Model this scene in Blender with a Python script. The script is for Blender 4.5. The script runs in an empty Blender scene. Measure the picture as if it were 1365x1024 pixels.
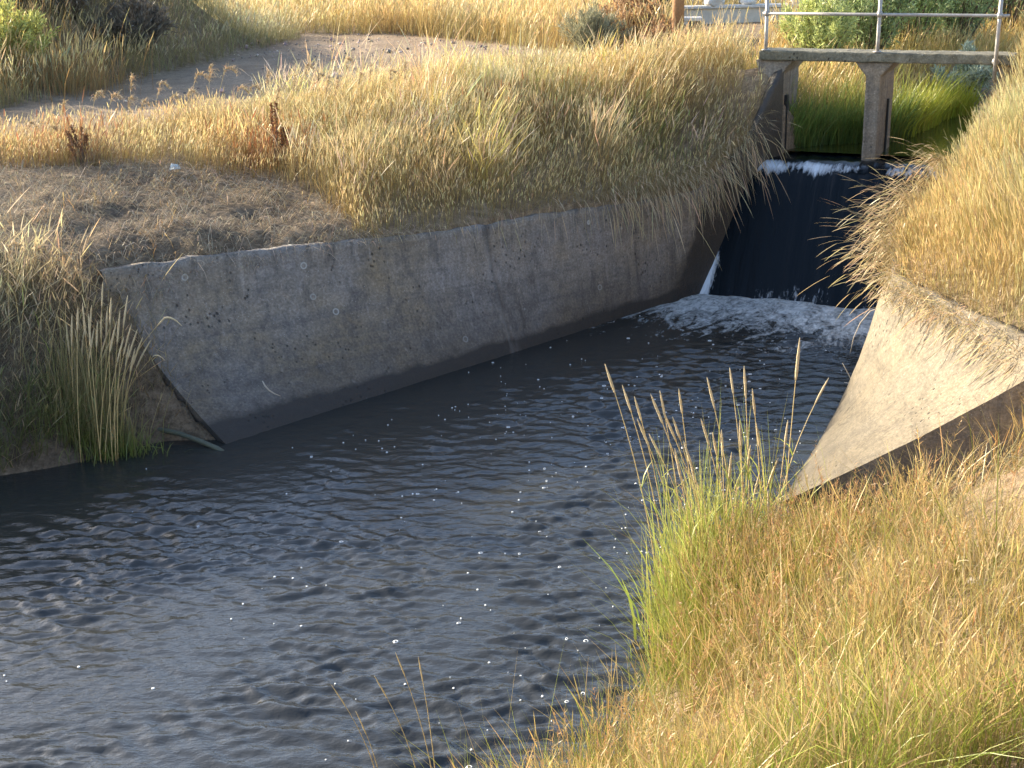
import bpy, bmesh, math, random
import numpy as np
from mathutils import Vector, Matrix, noise as mn

random.seed(7)
RNG = np.random.default_rng(11)
scene = bpy.context.scene
COL = scene.collection
PI = math.pi

# ------------------------------------------------------------------ helpers
ORIGIN = {}          # world position of every object's own origin


def tag(o, label=None, cat=None, group=None, kind=None):
    if label: o['label'] = label
    if cat: o['category'] = cat
    if group: o['group'] = group
    if kind: o['kind'] = kind
    return o


def empty(name, loc, label, cat, group=None):
    o = bpy.data.objects.new(name, None)
    COL.objects.link(o)
    o.location = loc
    o.empty_display_size = 0.1
    ORIGIN[o.name] = Vector(loc)
    return tag(o, label, cat, group)


def link(name, me, mat, parent=None, smooth=False, loc=None):
    o = bpy.data.objects.new(name, me)
    COL.objects.link(o)
    if mat is not None:
        me.materials.append(mat)
    base = Vector((0, 0, 0))
    if parent is not None:
        o.parent = parent
        base = ORIGIN[parent.name]
    elif loc is not None:
        o.location = loc
        base = Vector(loc)
    ORIGIN[o.name] = base.copy()
    if base.length > 0:
        me.transform(Matrix.Translation(-base))
    if smooth:
        me.polygons.foreach_set('use_smooth', [True] * len(me.polygons))
    return o


def mesh_np(name, V, F, col=None, attrs=None):
    """V (n,3), F (m,k) arrays -> mesh, with an optional point colour called col"""
    me = bpy.data.meshes.new(name)
    V = np.asarray(V, np.float32)
    F = np.asarray(F, np.int32)
    m, k = F.shape
    me.vertices.add(len(V)); me.vertices.foreach_set('co', V.ravel())
    me.loops.add(m * k); me.loops.foreach_set('vertex_index', F.ravel())
    me.polygons.add(m)
    me.polygons.foreach_set('loop_start', np.arange(0, m * k, k, dtype=np.int32))
    me.polygons.foreach_set('loop_total', np.full(m, k, np.int32))
    me.update(calc_edges=True)
    if col is not None:
        a = me.color_attributes.new('col', 'FLOAT_COLOR', 'POINT')
        c = np.ones((len(V), 4), np.float32); c[:, :3] = col
        a.data.foreach_set('color', c.ravel())
    for nm, arr in (attrs or {}).items():
        a = me.attributes.new(nm, 'FLOAT', 'POINT')
        a.data.foreach_set('value', np.asarray(arr, np.float32))
    return me


def mesh_py(name, V, F):
    me = bpy.data.meshes.new(name)
    me.from_pydata([tuple(v) for v in V], [], [tuple(f) for f in F])
    me.update()
    return me


class Tubes:
    """collects tapered round tubes (and spindles) into one mesh"""
    def __init__(s): s.V = []; s.F = []

    def tube(s, pts, radii, seg=6, cap=True):
        pts = [Vector(p) for p in pts]
        n0 = len(s.V)
        prev = None
        for i, p in enumerate(pts):
            d = (pts[min(i + 1, len(pts) - 1)] - pts[max(i - 1, 0)]).normalized()
            if prev is None:
                a = Vector((0, 0, 1)) if abs(d.z) < .9 else Vector((1, 0, 0))
                x = d.cross(a).normalized()
            else:
                x = (prev - d * prev.dot(d)).normalized()
            prev = x
            y = d.cross(x)
            for k in range(seg):
                t = 2 * PI * k / seg
                s.V.append(p + (x * math.cos(t) + y * math.sin(t)) * radii[i])
        for i in range(len(pts) - 1):
            for k in range(seg):
                a = n0 + i * seg + k; b = n0 + i * seg + (k + 1) % seg
                s.F.append((a, b, b + seg, a + seg))
        if cap:
            s.F.append(tuple(n0 + k for k in reversed(range(seg))))
            e = n0 + (len(pts) - 1) * seg
            s.F.append(tuple(e + k for k in range(seg)))
        return s

    def build(s, name, mat, parent=None, smooth=True, loc=None):
        return link(name, mesh_py(name, s.V, s.F), mat, parent, smooth, loc)


def vnoise(x, y, scale, seed=0):
    """smooth value noise, 0..1"""
    r = np.random.default_rng(1000 + seed)
    T = r.random((256, 256))
    X = np.asarray(x) / scale + 57.3; Y = np.asarray(y) / scale + 91.7
    xi = np.floor(X).astype(int); yi = np.floor(Y).astype(int)
    fx = X - xi; fy = Y - yi
    fx = fx * fx * (3 - 2 * fx); fy = fy * fy * (3 - 2 * fy)
    a = T[xi % 256, yi % 256]; b = T[(xi + 1) % 256, yi % 256]
    c = T[xi % 256, (yi + 1) % 256]; d = T[(xi + 1) % 256, (yi + 1) % 256]
    return (a * (1 - fx) + b * fx) * (1 - fy) + (c * (1 - fx) + d * fx) * fy


def fbm(x, y, scale, seed=0, octv=4):
    s = 0; a = .5; tot = 0
    for k in range(octv):
        s = s + a * vnoise(x, y, scale / 2 ** k, seed + k); tot += a; a *= .55
    return s / tot


def sstep(a, b, x):
    t = np.clip((np.asarray(x, float) - a) / (b - a), 0, 1)
    return t * t * (3 - 2 * t)


def inpoly(x, y, poly):
    x = np.asarray(x, float); y = np.asarray(y, float)
    r = np.zeros(x.shape, bool)
    n = len(poly)
    for i in range(n):
        x1, y1 = poly[i]; x2, y2 = poly[(i + 1) % n]
        if y1 == y2: continue
        c = ((y1 > y) != (y2 > y)) & (x < (x2 - x1) * (y - y1) / (y2 - y1) + x1)
        r ^= c
    return r


def dpoly(x, y, line):
    """distance to an open polyline"""
    x = np.asarray(x, float); y = np.asarray(y, float)
    best = np.full(x.shape, 1e9)
    for (x1, y1), (x2, y2) in zip(line[:-1], line[1:]):
        dx, dy = x2 - x1, y2 - y1
        t = np.clip(((x - x1) * dx + (y - y1) * dy) / (dx * dx + dy * dy), 0, 1)
        best = np.minimum(best, np.hypot(x - x1 - t * dx, y - y1 - t * dy))
    return best


# ------------------------------------------------------------------ materials
def new_mat(name):
    m = bpy.data.materials.new(name); m.use_nodes = True
    nt = m.node_tree
    for n in list(nt.nodes): nt.nodes.remove(n)
    out = nt.nodes.new('ShaderNodeOutputMaterial')
    return m, nt, out


def N(nt, t, **kw):
    n = nt.nodes.new(t)
    for k, v in kw.items():
        if k in n.inputs.keys(): n.inputs[k].default_value = v
        else: setattr(n, k, v)
    return n


def ramp(nt, fac, stops, interp='LINEAR'):
    r = nt.nodes.new('ShaderNodeValToRGB'); r.color_ramp.interpolation = interp
    e = r.color_ramp.elements
    while len(e) < len(stops): e.new(.5)
    for i, (p, c) in enumerate(stops):
        e[i].position = p
        e[i].color = (c, c, c, 1) if not hasattr(c, '__len__') else (*c, 1)
    nt.links.new(fac, r.inputs[0])
    return r.outputs[0]


def mix(nt, fac, a, b, mode='MIX'):
    m = nt.nodes.new('ShaderNodeMix'); m.data_type = 'RGBA'; m.blend_type = mode
    for sock, v in ((m.inputs[0], fac), (m.inputs[6], a), (m.inputs[7], b)):
        if isinstance(v, bpy.types.NodeSocket): nt.links.new(v, sock)
        elif hasattr(v, '__len__'): sock.default_value = (*v, 1)
        else: sock.default_value = v
    return m.outputs[2]


def math_n(nt, op, a, b=0.0, clamp=False):
    m = nt.nodes.new('ShaderNodeMath'); m.operation = op; m.use_clamp = clamp
    for i, v in enumerate((a, b)):
        if isinstance(v, bpy.types.NodeSocket): nt.links.new(v, m.inputs[i])
        else: m.inputs[i].default_value = v
    return m.outputs[0]


def pos(nt, scale=(1, 1, 1), rot=(0, 0, 0)):
    g = nt.nodes.new('ShaderNodeNewGeometry')
    mp = nt.nodes.new('ShaderNodeMapping')
    mp.inputs['Scale'].default_value = scale
    mp.inputs['Rotation'].default_value = rot
    nt.links.new(g.outputs['Position'], mp.inputs['Vector'])
    return mp.outputs[0]


def ntex(nt, vec, scale, detail=4, rough=.55, dist=0.):
    n = N(nt, 'ShaderNodeTexNoise', Scale=scale, Detail=detail, Roughness=rough, Distortion=dist)
    nt.links.new(vec, n.inputs['Vector'])
    return n.outputs[0]


def bump(nt, h, strength=.5, dist=.01, normal=None):
    b = N(nt, 'ShaderNodeBump', Strength=strength, Distance=dist)
    nt.links.new(h, b.inputs['Height'])
    if normal is not None: nt.links.new(normal, b.inputs['Normal'])
    return b.outputs[0]


def principled(nt, out, color, rough=.8, normal=None, metallic=0., spec=.5):
    p = N(nt, 'ShaderNodeBsdfPrincipled')
    p.inputs['Metallic'].default_value = metallic
    p.inputs['Specular IOR Level'].default_value = spec
    for s, v in (('Base Color', color), ('Roughness', rough)):
        if isinstance(v, bpy.types.NodeSocket): nt.links.new(v, p.inputs[s])
        elif hasattr(v, '__len__'): p.inputs[s].default_value = (*v, 1)
        else: p.inputs[s].default_value = v
    if normal is not None: nt.links.new(normal, p.inputs['Normal'])
    if out is not None: nt.links.new(p.outputs[0], out.inputs[0])
    return p


def mat_leaf(name, trans=.38, gain=1.0):
    """thin plant tissue: vertex colour 'col', diffuse plus light passing through"""
    m, nt, out = new_mat(name)
    a = N(nt, 'ShaderNodeVertexColor'); a.layer_name = 'col'
    d = N(nt, 'ShaderNodeBsdfDiffuse', Roughness=.6)
    t = N(nt, 'ShaderNodeBsdfTranslucent')
    nt.links.new(a.outputs[0], d.inputs[0]); nt.links.new(a.outputs[0], t.inputs[0])
    mx = N(nt, 'ShaderNodeMixShader'); mx.inputs[0].default_value = trans
    nt.links.new(d.outputs[0], mx.inputs[1]); nt.links.new(t.outputs[0], mx.inputs[2])
    g = N(nt, 'ShaderNodeBsdfGlossy', Roughness=.42); g.inputs[0].default_value = (.9, .87, .8, 1)
    mg = N(nt, 'ShaderNodeMixShader'); mg.inputs[0].default_value = .035
    nt.links.new(mx.outputs[0], mg.inputs[1]); nt.links.new(g.outputs[0], mg.inputs[2])
    nt.links.new(mg.outputs[0], out.inputs[0])
    return m


def mat_concrete(name, base, dark=.5, wet_z=None, warm=(.30, .25, .17), pits=True, streak=.5, lichen=False, rough_b=.6):
    m, nt, out = new_mat(name)
    p = pos(nt)
    big = ntex(nt, p, .9, 5, .6)
    fine = ntex(nt, p, 38, 4, .65)
    mid = ntex(nt, p, 6.5, 5, .6, .4)
    c = mix(nt, ramp(nt, big, [(.35, 0.), (.68, 1.)]), base, warm)
    c = mix(nt, ramp(nt, mid, [(.42, 0.), (.75, .75)]), c, tuple(v * dark for v in base))
    st = ntex(nt, pos(nt, (5.5, 5.5, .45)), 1.6, 5, .62)
    c = mix(nt, math_n(nt, 'MULTIPLY', ramp(nt, st, [(.5, 0.), (.72, 1.)]), streak), c, tuple(v * .36 for v in base))
    hz = ntex(nt, pos(nt, (.35, .35, 6.)), 1.5, 5, .65, .3)
    c = mix(nt, math_n(nt, 'MULTIPLY', ramp(nt, hz, [(.5, 0.), (.66, 1.)]), .5), c, tuple(v * .5 for v in base))
    st2 = ntex(nt, pos(nt, (9, 9, .6), (0, 0, .6)), 1.3, 3, .6)
    c = mix(nt, math_n(nt, 'MULTIPLY', ramp(nt, st2, [(.6, 0.), (.75, 1.)]), streak * .5), c, tuple(min(.6, v * 1.7) for v in base))
    c = mix(nt, .55, c, ramp(nt, fine, [(.25, .1), (.55, .5), (.8, 1.)]), 'OVERLAY')
    h = math_n(nt, 'ADD', math_n(nt, 'MULTIPLY', fine, .5), mid)
    if pits:
        v = N(nt, 'ShaderNodeTexVoronoi', Scale=17.); nt.links.new(pos(nt, (1, 1, .7)), v.inputs['Vector'])
        sel = ramp(nt, ntex(nt, p, 2.3, 3), [(.50, 0.), (.6, 1.)])
        pit = math_n(nt, 'MULTIPLY', ramp(nt, v.outputs['Distance'], [(.13, 1.), (.24, 0.)]), sel)
        c = mix(nt, math_n(nt, 'MULTIPLY', pit, .75), c, (.035, .033, .03))
        h = math_n(nt, 'SUBTRACT', h, math_n(nt, 'MULTIPLY', pit, 1.2))
        v3 = N(nt, 'ShaderNodeTexVoronoi', Scale=60.); nt.links.new(p, v3.inputs['Vector'])
        agg = ramp(nt, v3.outputs['Distance'], [(.12, 1.), (.22, 0.)])
        hue = N(nt, 'ShaderNodeSeparateColor'); nt.links.new(v3.outputs['Color'], hue.inputs[0])
        pick = ramp(nt, hue.outputs[0], [(.86, 0.), (.9, 1.)])
        c = mix(nt, math_n(nt, 'MULTIPLY', math_n(nt, 'MULTIPLY', agg, pick), .8), c, (.55, .54, .5))
    if lichen:
        v2 = N(nt, 'ShaderNodeTexVoronoi', Scale=3.1); nt.links.new(p, v2.inputs['Vector'])
        hs = N(nt, 'ShaderNodeSeparateColor'); nt.links.new(v2.outputs['Color'], hs.inputs[0])
        ring = ramp(nt, v2.outputs['Distance'], [(.0, 0.), (.07, .15), (.085, 1.), (.11, 1.), (.13, 0.)])
        c = mix(nt, math_n(nt, 'MULTIPLY', math_n(nt, 'MULTIPLY', ring, ramp(nt, hs.outputs[1], [(.62, 0.), (.66, 1.)])), .55), c, (.5, .5, .46))
    if wet_z is not None:
        s = N(nt, 'ShaderNodeSeparateXYZ'); g = N(nt, 'ShaderNodeNewGeometry')
        nt.links.new(g.outputs['Position'], s.inputs[0])
        zz = math_n(nt, 'ADD', s.outputs[2], math_n(nt, 'MULTIPLY', ntex(nt, p, 2.2, 4), -.18))
        w = ramp(nt, math_n(nt, 'ADD', zz, .09 - wet_z + .5), [(.44, 1.), (.56, 0.)])
        w2 = ramp(nt, math_n(nt, 'MULTIPLY', zz, .5), [(.05, .5), (.42, 0.)])
        c = mix(nt, math_n(nt, 'MAXIMUM', math_n(nt, 'MULTIPLY', w, .95), w2), c, tuple(v * .15 for v in base))
    ru = N(nt, 'ShaderNodeAttribute'); ru.attribute_name = 'run'
    wob = math_n(nt, 'ADD', ru.outputs[2], math_n(nt, 'MULTIPLY', mid, .05))
    dj = math_n(nt, 'ABSOLUTE', math_n(nt, 'SUBTRACT', math_n(nt, 'FRACT', math_n(nt, 'MULTIPLY', wob, .0826)), .5))
    haveru = ramp(nt, ru.outputs[2], [(.0, 0.), (.01, 1.)])
    eff = math_n(nt, 'MULTIPLY', ramp(nt, dj, [(.0, .2), (.003, .13), (.010, 0.)]), ramp(nt, ntex(nt, pos(nt, (6, 6, 1.2)), 1.4, 4, .6), [(.45, 0.), (.6, 1.)]))
    c = mix(nt, math_n(nt, 'MULTIPLY', eff, haveru), c, tuple(min(.6, v * 1.9) for v in base))
    jn = math_n(nt, 'MULTIPLY', ramp(nt, dj, [(.0, 1.), (.0006, 1.), (.0012, 0.)]), haveru)
    c = mix(nt, math_n(nt, 'MULTIPLY', jn, .4), c, tuple(v * .2 for v in base))
    h = math_n(nt, 'SUBTRACT', h, math_n(nt, 'MULTIPLY', jn, 1.5))
    at = N(nt, 'ShaderNodeAttribute'); at.attribute_name = 'wet'
    wn = math_n(nt, 'MULTIPLY', ramp(nt, math_n(nt, 'ADD', at.outputs[2], math_n(nt, 'MULTIPLY', math_n(nt, 'SUBTRACT', mid, .5), .35)), [(.42, 0.), (.58, 1.)]), .85)
    c = mix(nt, wn, c, tuple(v * .13 for v in base))
    rg = math_n(nt, 'SUBTRACT', .9, math_n(nt, 'MULTIPLY', wn, .5))
    principled(nt, out, c, rg, bump(nt, h, rough_b, .018), spec=.3)
    return m


def mat_simple(name, color, rough=.7, scale=18., amount=.45, metallic=0., bstr=.3, bdist=.006, dark=None):
    m, nt, out = new_mat(name)
    p = pos(nt)
    n = ntex(nt, p, scale, 5, .62)
    n2 = ntex(nt, p, scale * .17, 3, .6)
    c = mix(nt, math_n(nt, 'MULTIPLY', ramp(nt, n, [(.3, 1.), (.65, 0.)]), amount), color, dark or tuple(v * .4 for v in color))
    c = mix(nt, math_n(nt, 'MULTIPLY', ramp(nt, n2, [(.45, 0.), (.7, 1.)]), amount * .7), c, tuple(min(.85, v * 1.25) for v in color))
    principled(nt, out, c, rough, bump(nt, n, bstr, bdist), metallic, .35)
    return m


M = {}
M['grass'] = mat_leaf('plant_tissue', .30)
M['leaf'] = mat_leaf('leaf_tissue', .32)
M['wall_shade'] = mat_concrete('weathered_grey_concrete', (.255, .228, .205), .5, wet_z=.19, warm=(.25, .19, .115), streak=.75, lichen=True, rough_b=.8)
M['wall_sun'] = mat_concrete('weathered_buff_concrete', (.215, .18, .13), .6, wet_z=.06, warm=(.25, .195, .12), streak=.4, lichen=False, rough_b=.7)
M['bridge'] = mat_concrete('stained_bridge_concrete', (.27, .235, .195), .5, warm=(.26, .19, .12), streak=.7, pits=True, rough_b=.7)
M['moss'] = mat_concrete('mossy_deck_concrete', (.16, .145, .10), .4, warm=(.22, .20, .15), streak=.3, pits=True, rough_b=1.)
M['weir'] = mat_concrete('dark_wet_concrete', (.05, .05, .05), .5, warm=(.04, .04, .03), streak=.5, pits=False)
M['galv'] = mat_simple('galvanised_pipe', (.34, .32, .30), .5, 30, .55, .35, .25, .003, dark=(.2, .15, .11))
M['steel'] = mat_simple('dark_gate_steel', (.025, .025, .027), .6, 30, .4, .2)
M['timber_brown'] = mat_simple('brown_timber', (.33, .17, .075), .85, 26, .6, bstr=.6, bdist=.01)
M['timber_grey'] = mat_simple('grey_timber', (.22, .18, .12), .9, 26, .6, bstr=.6, bdist=.01)
M['whitewash'] = mat_simple('pale_concrete', (.66, .60, .50), .85, 9, .3)
M['rockwhite'] = mat_simple('pale_stone', (.60, .57, .52), .85, 14, .35, bstr=.6, bdist=.02)
M['paleblue'] = mat_simple('pale_blue_sheet', (.42, .53, .62), .5, 5, .15)
M['fence'] = mat_simple('weathered_metal_picket', (.55, .56, .55), .55, 30, .3, .2)
M['hose'] = mat_simple('dull_green_hose', (.09, .095, .065), .55, 30, .4)
M['twig'] = mat_simple('dry_twig', (.46, .39, .30), .85, 60, .4)
M['straw'] = mat_simple('straw_stem', (.56, .41, .18), .7, 50, .3)
M['seed'] = mat_simple('straw_seed_head', (.70, .54, .31), .9, 160, .7, bstr=1., bdist=.008)
M['bark'] = mat_simple('shrub_bark', (.16, .12, .085), .9, 40, .5, bstr=.6)
M['litter'] = mat_simple('pale_blue_paper', (.42, .47, .46), .6, 20, .15)
M['rock'] = mat_simple('tan_stone', (.55, .48, .40), .85, 30, .3, bstr=.5, bdist=.01)
M['gravel'] = mat_leaf('gravel_stone', 0.0)


def mat_ground():
    m, nt, out = new_mat('dry_soil')
    p = pos(nt)
    a = N(nt, 'ShaderNodeAttribute'); a.attribute_name = 'road'
    n1 = ntex(nt, p, 1.1, 6, .62); n2 = ntex(nt, p, 9, 6, .68); n3 = ntex(nt, p, 45, 4, .6)
    soil = mix(nt, ramp(nt, n1, [(.36, 0.), (.66, 1.)]), (.25, .175, .105), (.34, .255, .165))
    soil = mix(nt, ramp(nt, n2, [(.40, .75), (.62, 0.)]), soil, (.13, .09, .055))
    road = mix(nt, ramp(nt, n1, [(.36, 0.), (.66, 1.)]), (.225, .16, .105), (.31, .23, .155))
    road = mix(nt, ramp(nt, n2, [(.34, .5), (.5, 0.)]), road, (.15, .125, .10))
    ah = N(nt, 'ShaderNodeAttribute'); ah.attribute_name = 'ash'
    soil = mix(nt, ah.outputs[2], soil, mix(nt, ramp(nt, n2, [(.35, 0.), (.65, 1.)]), (.06, .046, .033), (.17, .13, .09)))
    c = mix(nt, a.outputs[2], soil, road)
    c = mix(nt, .5, c, ramp(nt, n3, [(.25, .15), (.75, .85)]), 'OVERLAY')
    h = math_n(nt, 'ADD', math_n(nt, 'MULTIPLY', n2, 1.), math_n(nt, 'MULTIPLY', n3, .3))
    principled(nt, out, c, .95, bump(nt, h, .9, .06), spec=.15)
    return m


def mat_water(name, deep, foam=True, bscale=9., bstr=.25):
    m, nt, out = new_mat(name)
    p = pos(nt, (1., 1., 1.), (0, 0, .35))
    r1 = ntex(nt, pos(nt, (1, 2.1, 1), (0, 0, .25)), bscale, 3, .55, .3)
    r2 = ntex(nt, p, bscale * 3.2, 2, .5)
    nb = bump(nt, r1, bstr, .035)
    nb = bump(nt, r2, bstr * .5, .008, nb)
    w = principled(nt, None, deep, .035, nb, spec=.5)
    w.inputs['IOR'].default_value = 1.46
    if not foam:
        nt.links.new(w.outputs[0], out.inputs[0]); return m
    a = N(nt, 'ShaderNodeAttribute'); a.attribute_name = 'foam'
    mp2 = nt.nodes.new('ShaderNodeMapping'); mp2.inputs['Scale'].default_value = (1.0, .55, 1); nt.links.new(pos(nt, (1, 1, 1), (0, 0, .436)), mp2.inputs['Vector'])
    f1 = ntex(nt, mp2.outputs[0], 2.6, 7, .66, 2.2)
    f2 = ntex(nt, mp2.outputs[0], 12, 6, .65, 1.5)
    f = math_n(nt, 'ADD', math_n(nt, 'MULTIPLY', f1, 1.25), math_n(nt, 'MULTIPLY', f2, .6))
    k = math_n(nt, 'ADD', math_n(nt, 'SUBTRACT', f, 1.42), a.outputs[2])
    fac = ramp(nt, k, [(.0, 0.), (.12, .3), (.4, .9)])
    foamc = mix(nt, ramp(nt, f2, [(.3, 0.), (.65, 1.)]), (.34, .37, .36), (.66, .68, .67))
    fb = principled(nt, None, foamc, .7, bump(nt, f2, .4, .015), spec=.3)
    mx = N(nt, 'ShaderNodeMixShader')
    nt.links.new(fac, mx.inputs[0]); nt.links.new(w.outputs[0], mx.inputs[1]); nt.links.new(fb.outputs[0], mx.inputs[2])
    nt.links.new(mx.outputs[0], out.inputs[0])
    return m


def mat_fall():
    """thin dark sheet of falling water; white water only where the attribute foam says it is aerated"""
    m, nt, out = new_mat('falling_water')
    a = N(nt, 'ShaderNodeAttribute'); a.attribute_name = 'foam'
    u = N(nt, 'ShaderNodeAttribute'); u.attribute_name = 'across'
    s = N(nt, 'ShaderNodeAttribute'); s.attribute_name = 'along'
    cmb = N(nt, 'ShaderNodeCombineXYZ')
    nt.links.new(math_n(nt, 'MULTIPLY', u.outputs[2], 14.), cmb.inputs[0])
    nt.links.new(math_n(nt, 'MULTIPLY', s.outputs[2], 1.5), cmb.inputs[1])
    st = ntex(nt, cmb.outputs[0], 1., 6, .65, .5)
    cm2 = N(nt, 'ShaderNodeCombineXYZ')
    nt.links.new(math_n(nt, 'MULTIPLY', u.outputs[2], 30.), cm2.inputs[0])
    nt.links.new(math_n(nt, 'MULTIPLY', s.outputs[2], 9.), cm2.inputs[1])
    sp = ntex(nt, cm2.outputs[0], 1., 5, .7, .6)
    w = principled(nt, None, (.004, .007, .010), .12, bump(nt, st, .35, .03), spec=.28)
    w.inputs['IOR'].default_value = 1.33
    f = math_n(nt, 'ADD', math_n(nt, 'MULTIPLY', st, .5), math_n(nt, 'MULTIPLY', sp, .5))
    k = math_n(nt, 'ADD', math_n(nt, 'SUBTRACT', f, 1.), a.outputs[2])
    fac = ramp(nt, k, [(.0, 0.), (.12, .5), (.32, .92)])
    fb = principled(nt, None, (.70, .76, .82), .5, bump(nt, sp, .8, .02), spec=.3)
    mx = N(nt, 'ShaderNodeMixShader')
    nt.links.new(fac, mx.inputs[0]); nt.links.new(w.outputs[0], mx.inputs[1]); nt.links.new(fb.outputs[0], mx.inputs[2])
    nt.links.new(mx.outputs[0], out.inputs[0])
    return m


M['ground'] = mat_ground()
M['water'] = mat_water('canal_water_surface', (.027, .027, .024), bscale=16., bstr=.16)
M['pool'] = mat_water('upper_pool_surface', (.05, .058, .012), foam=False, bscale=5., bstr=.12)
M['fall'] = mat_fall()
M['bubble'] = mat_simple('foam_white', (.72, .73, .72), .6, 40, .1)

# ------------------------------------------------------------------ plan of the place
# canal frame: origin at the left end of the weir's toe, w across to the right, m upstream
O2 = np.array([2.60, 18.27]); WD = np.array([.906, -.423]); MD = np.array([.423, .906])


def P(w, m, z=0.):
    q = O2 + WD * w + MD * m
    return Vector((q[0], q[1], z))


LB = [(3.95, 19.56), (2.60, 18.27), (1.22, 16.94), (-.16, 15.60), (-1.54, 14.27), (-2.92, 12.93)]            # left wall, waterline
LT = [(3.93, 19.60, 2.95), (3.35, 19.05, 1.95), (2.60, 18.32, 1.43), (1.69, 17.54, 1.45), (.60, 16.75, 1.50), (-.68, 15.75, 1.53), (-1.95, 14.98, 1.58), (-3.28, 14.32, 1.62), (-4.18, 13.64, 1.65)]
RB = [(6.31, 18.45), (5.0, 16.45), (3.79, 14.39), (3.02, 12.60), (2.37, 11.17)]
RT = [(6.33, 18.43, 2.4), (5.75, 17.45, 1.72), (5.05, 16.36, 1.55), (4.25, 14.75, 1.50), (3.83, 13.25, 1.50), (4.20, 11.86, 1.50), (4.40, 11.05, 1.51), (4.46, 10.47, 1.53)]


def off(line, d):
    r = []
    for i in range(len(line)):
        a = np.array(line[max(i - 1, 0)][:2]); b = np.array(line[min(i + 1, len(line) - 1)][:2])
        t = (b - a) / np.linalg.norm(b - a)
        r.append((line[i][0] - t[1] * d, line[i][1] + t[0] * d))
    return r


LTo = off(LT, -.03)     # behind the left wall's top
RTo = off(RT, .05)
LTo[-1] = (LTo[-1][0] + .09, LTo[-1][1] + .10); RTo[-1] = (RTo[-1][0] + .02, RTo[-1][1] + .14)
CANAL = LTo + [(-2.86, 13.0), (2.43, 11.30)] + RTo[::-1] + [(6.5, 19.0), (4.1, 20.0)]
POOL_L = [(3.95, 19.56), (4.10, 20.05), (4.62, 20.35), (5.70, 20.45), (6.55, 21.6), (7.1, 22.6), (7.8, 23.15), (12, 26)]
POOL_R = [(14, 24), (9.2, 21.6), (7.3, 20.1), (6.55, 19.1), (6.31, 18.41)]
POOL = POOL_L + POOL_R
BANK_R = [(-16, -4), (-8, 0), (-3, 3.6), (-1.4, 5.), (-.15, 6.4), (.6, 7.35), (.95, 8.3), (1.1, 9.3), (1.6, 9.8), (2.4, 10.05), (3.1, 10.15)]
BANK_L = [(-16, 8.), (-9, 10.5), (-6.5, 11.5), (-5., 12.2), (-3.9, 12.85)]

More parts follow.
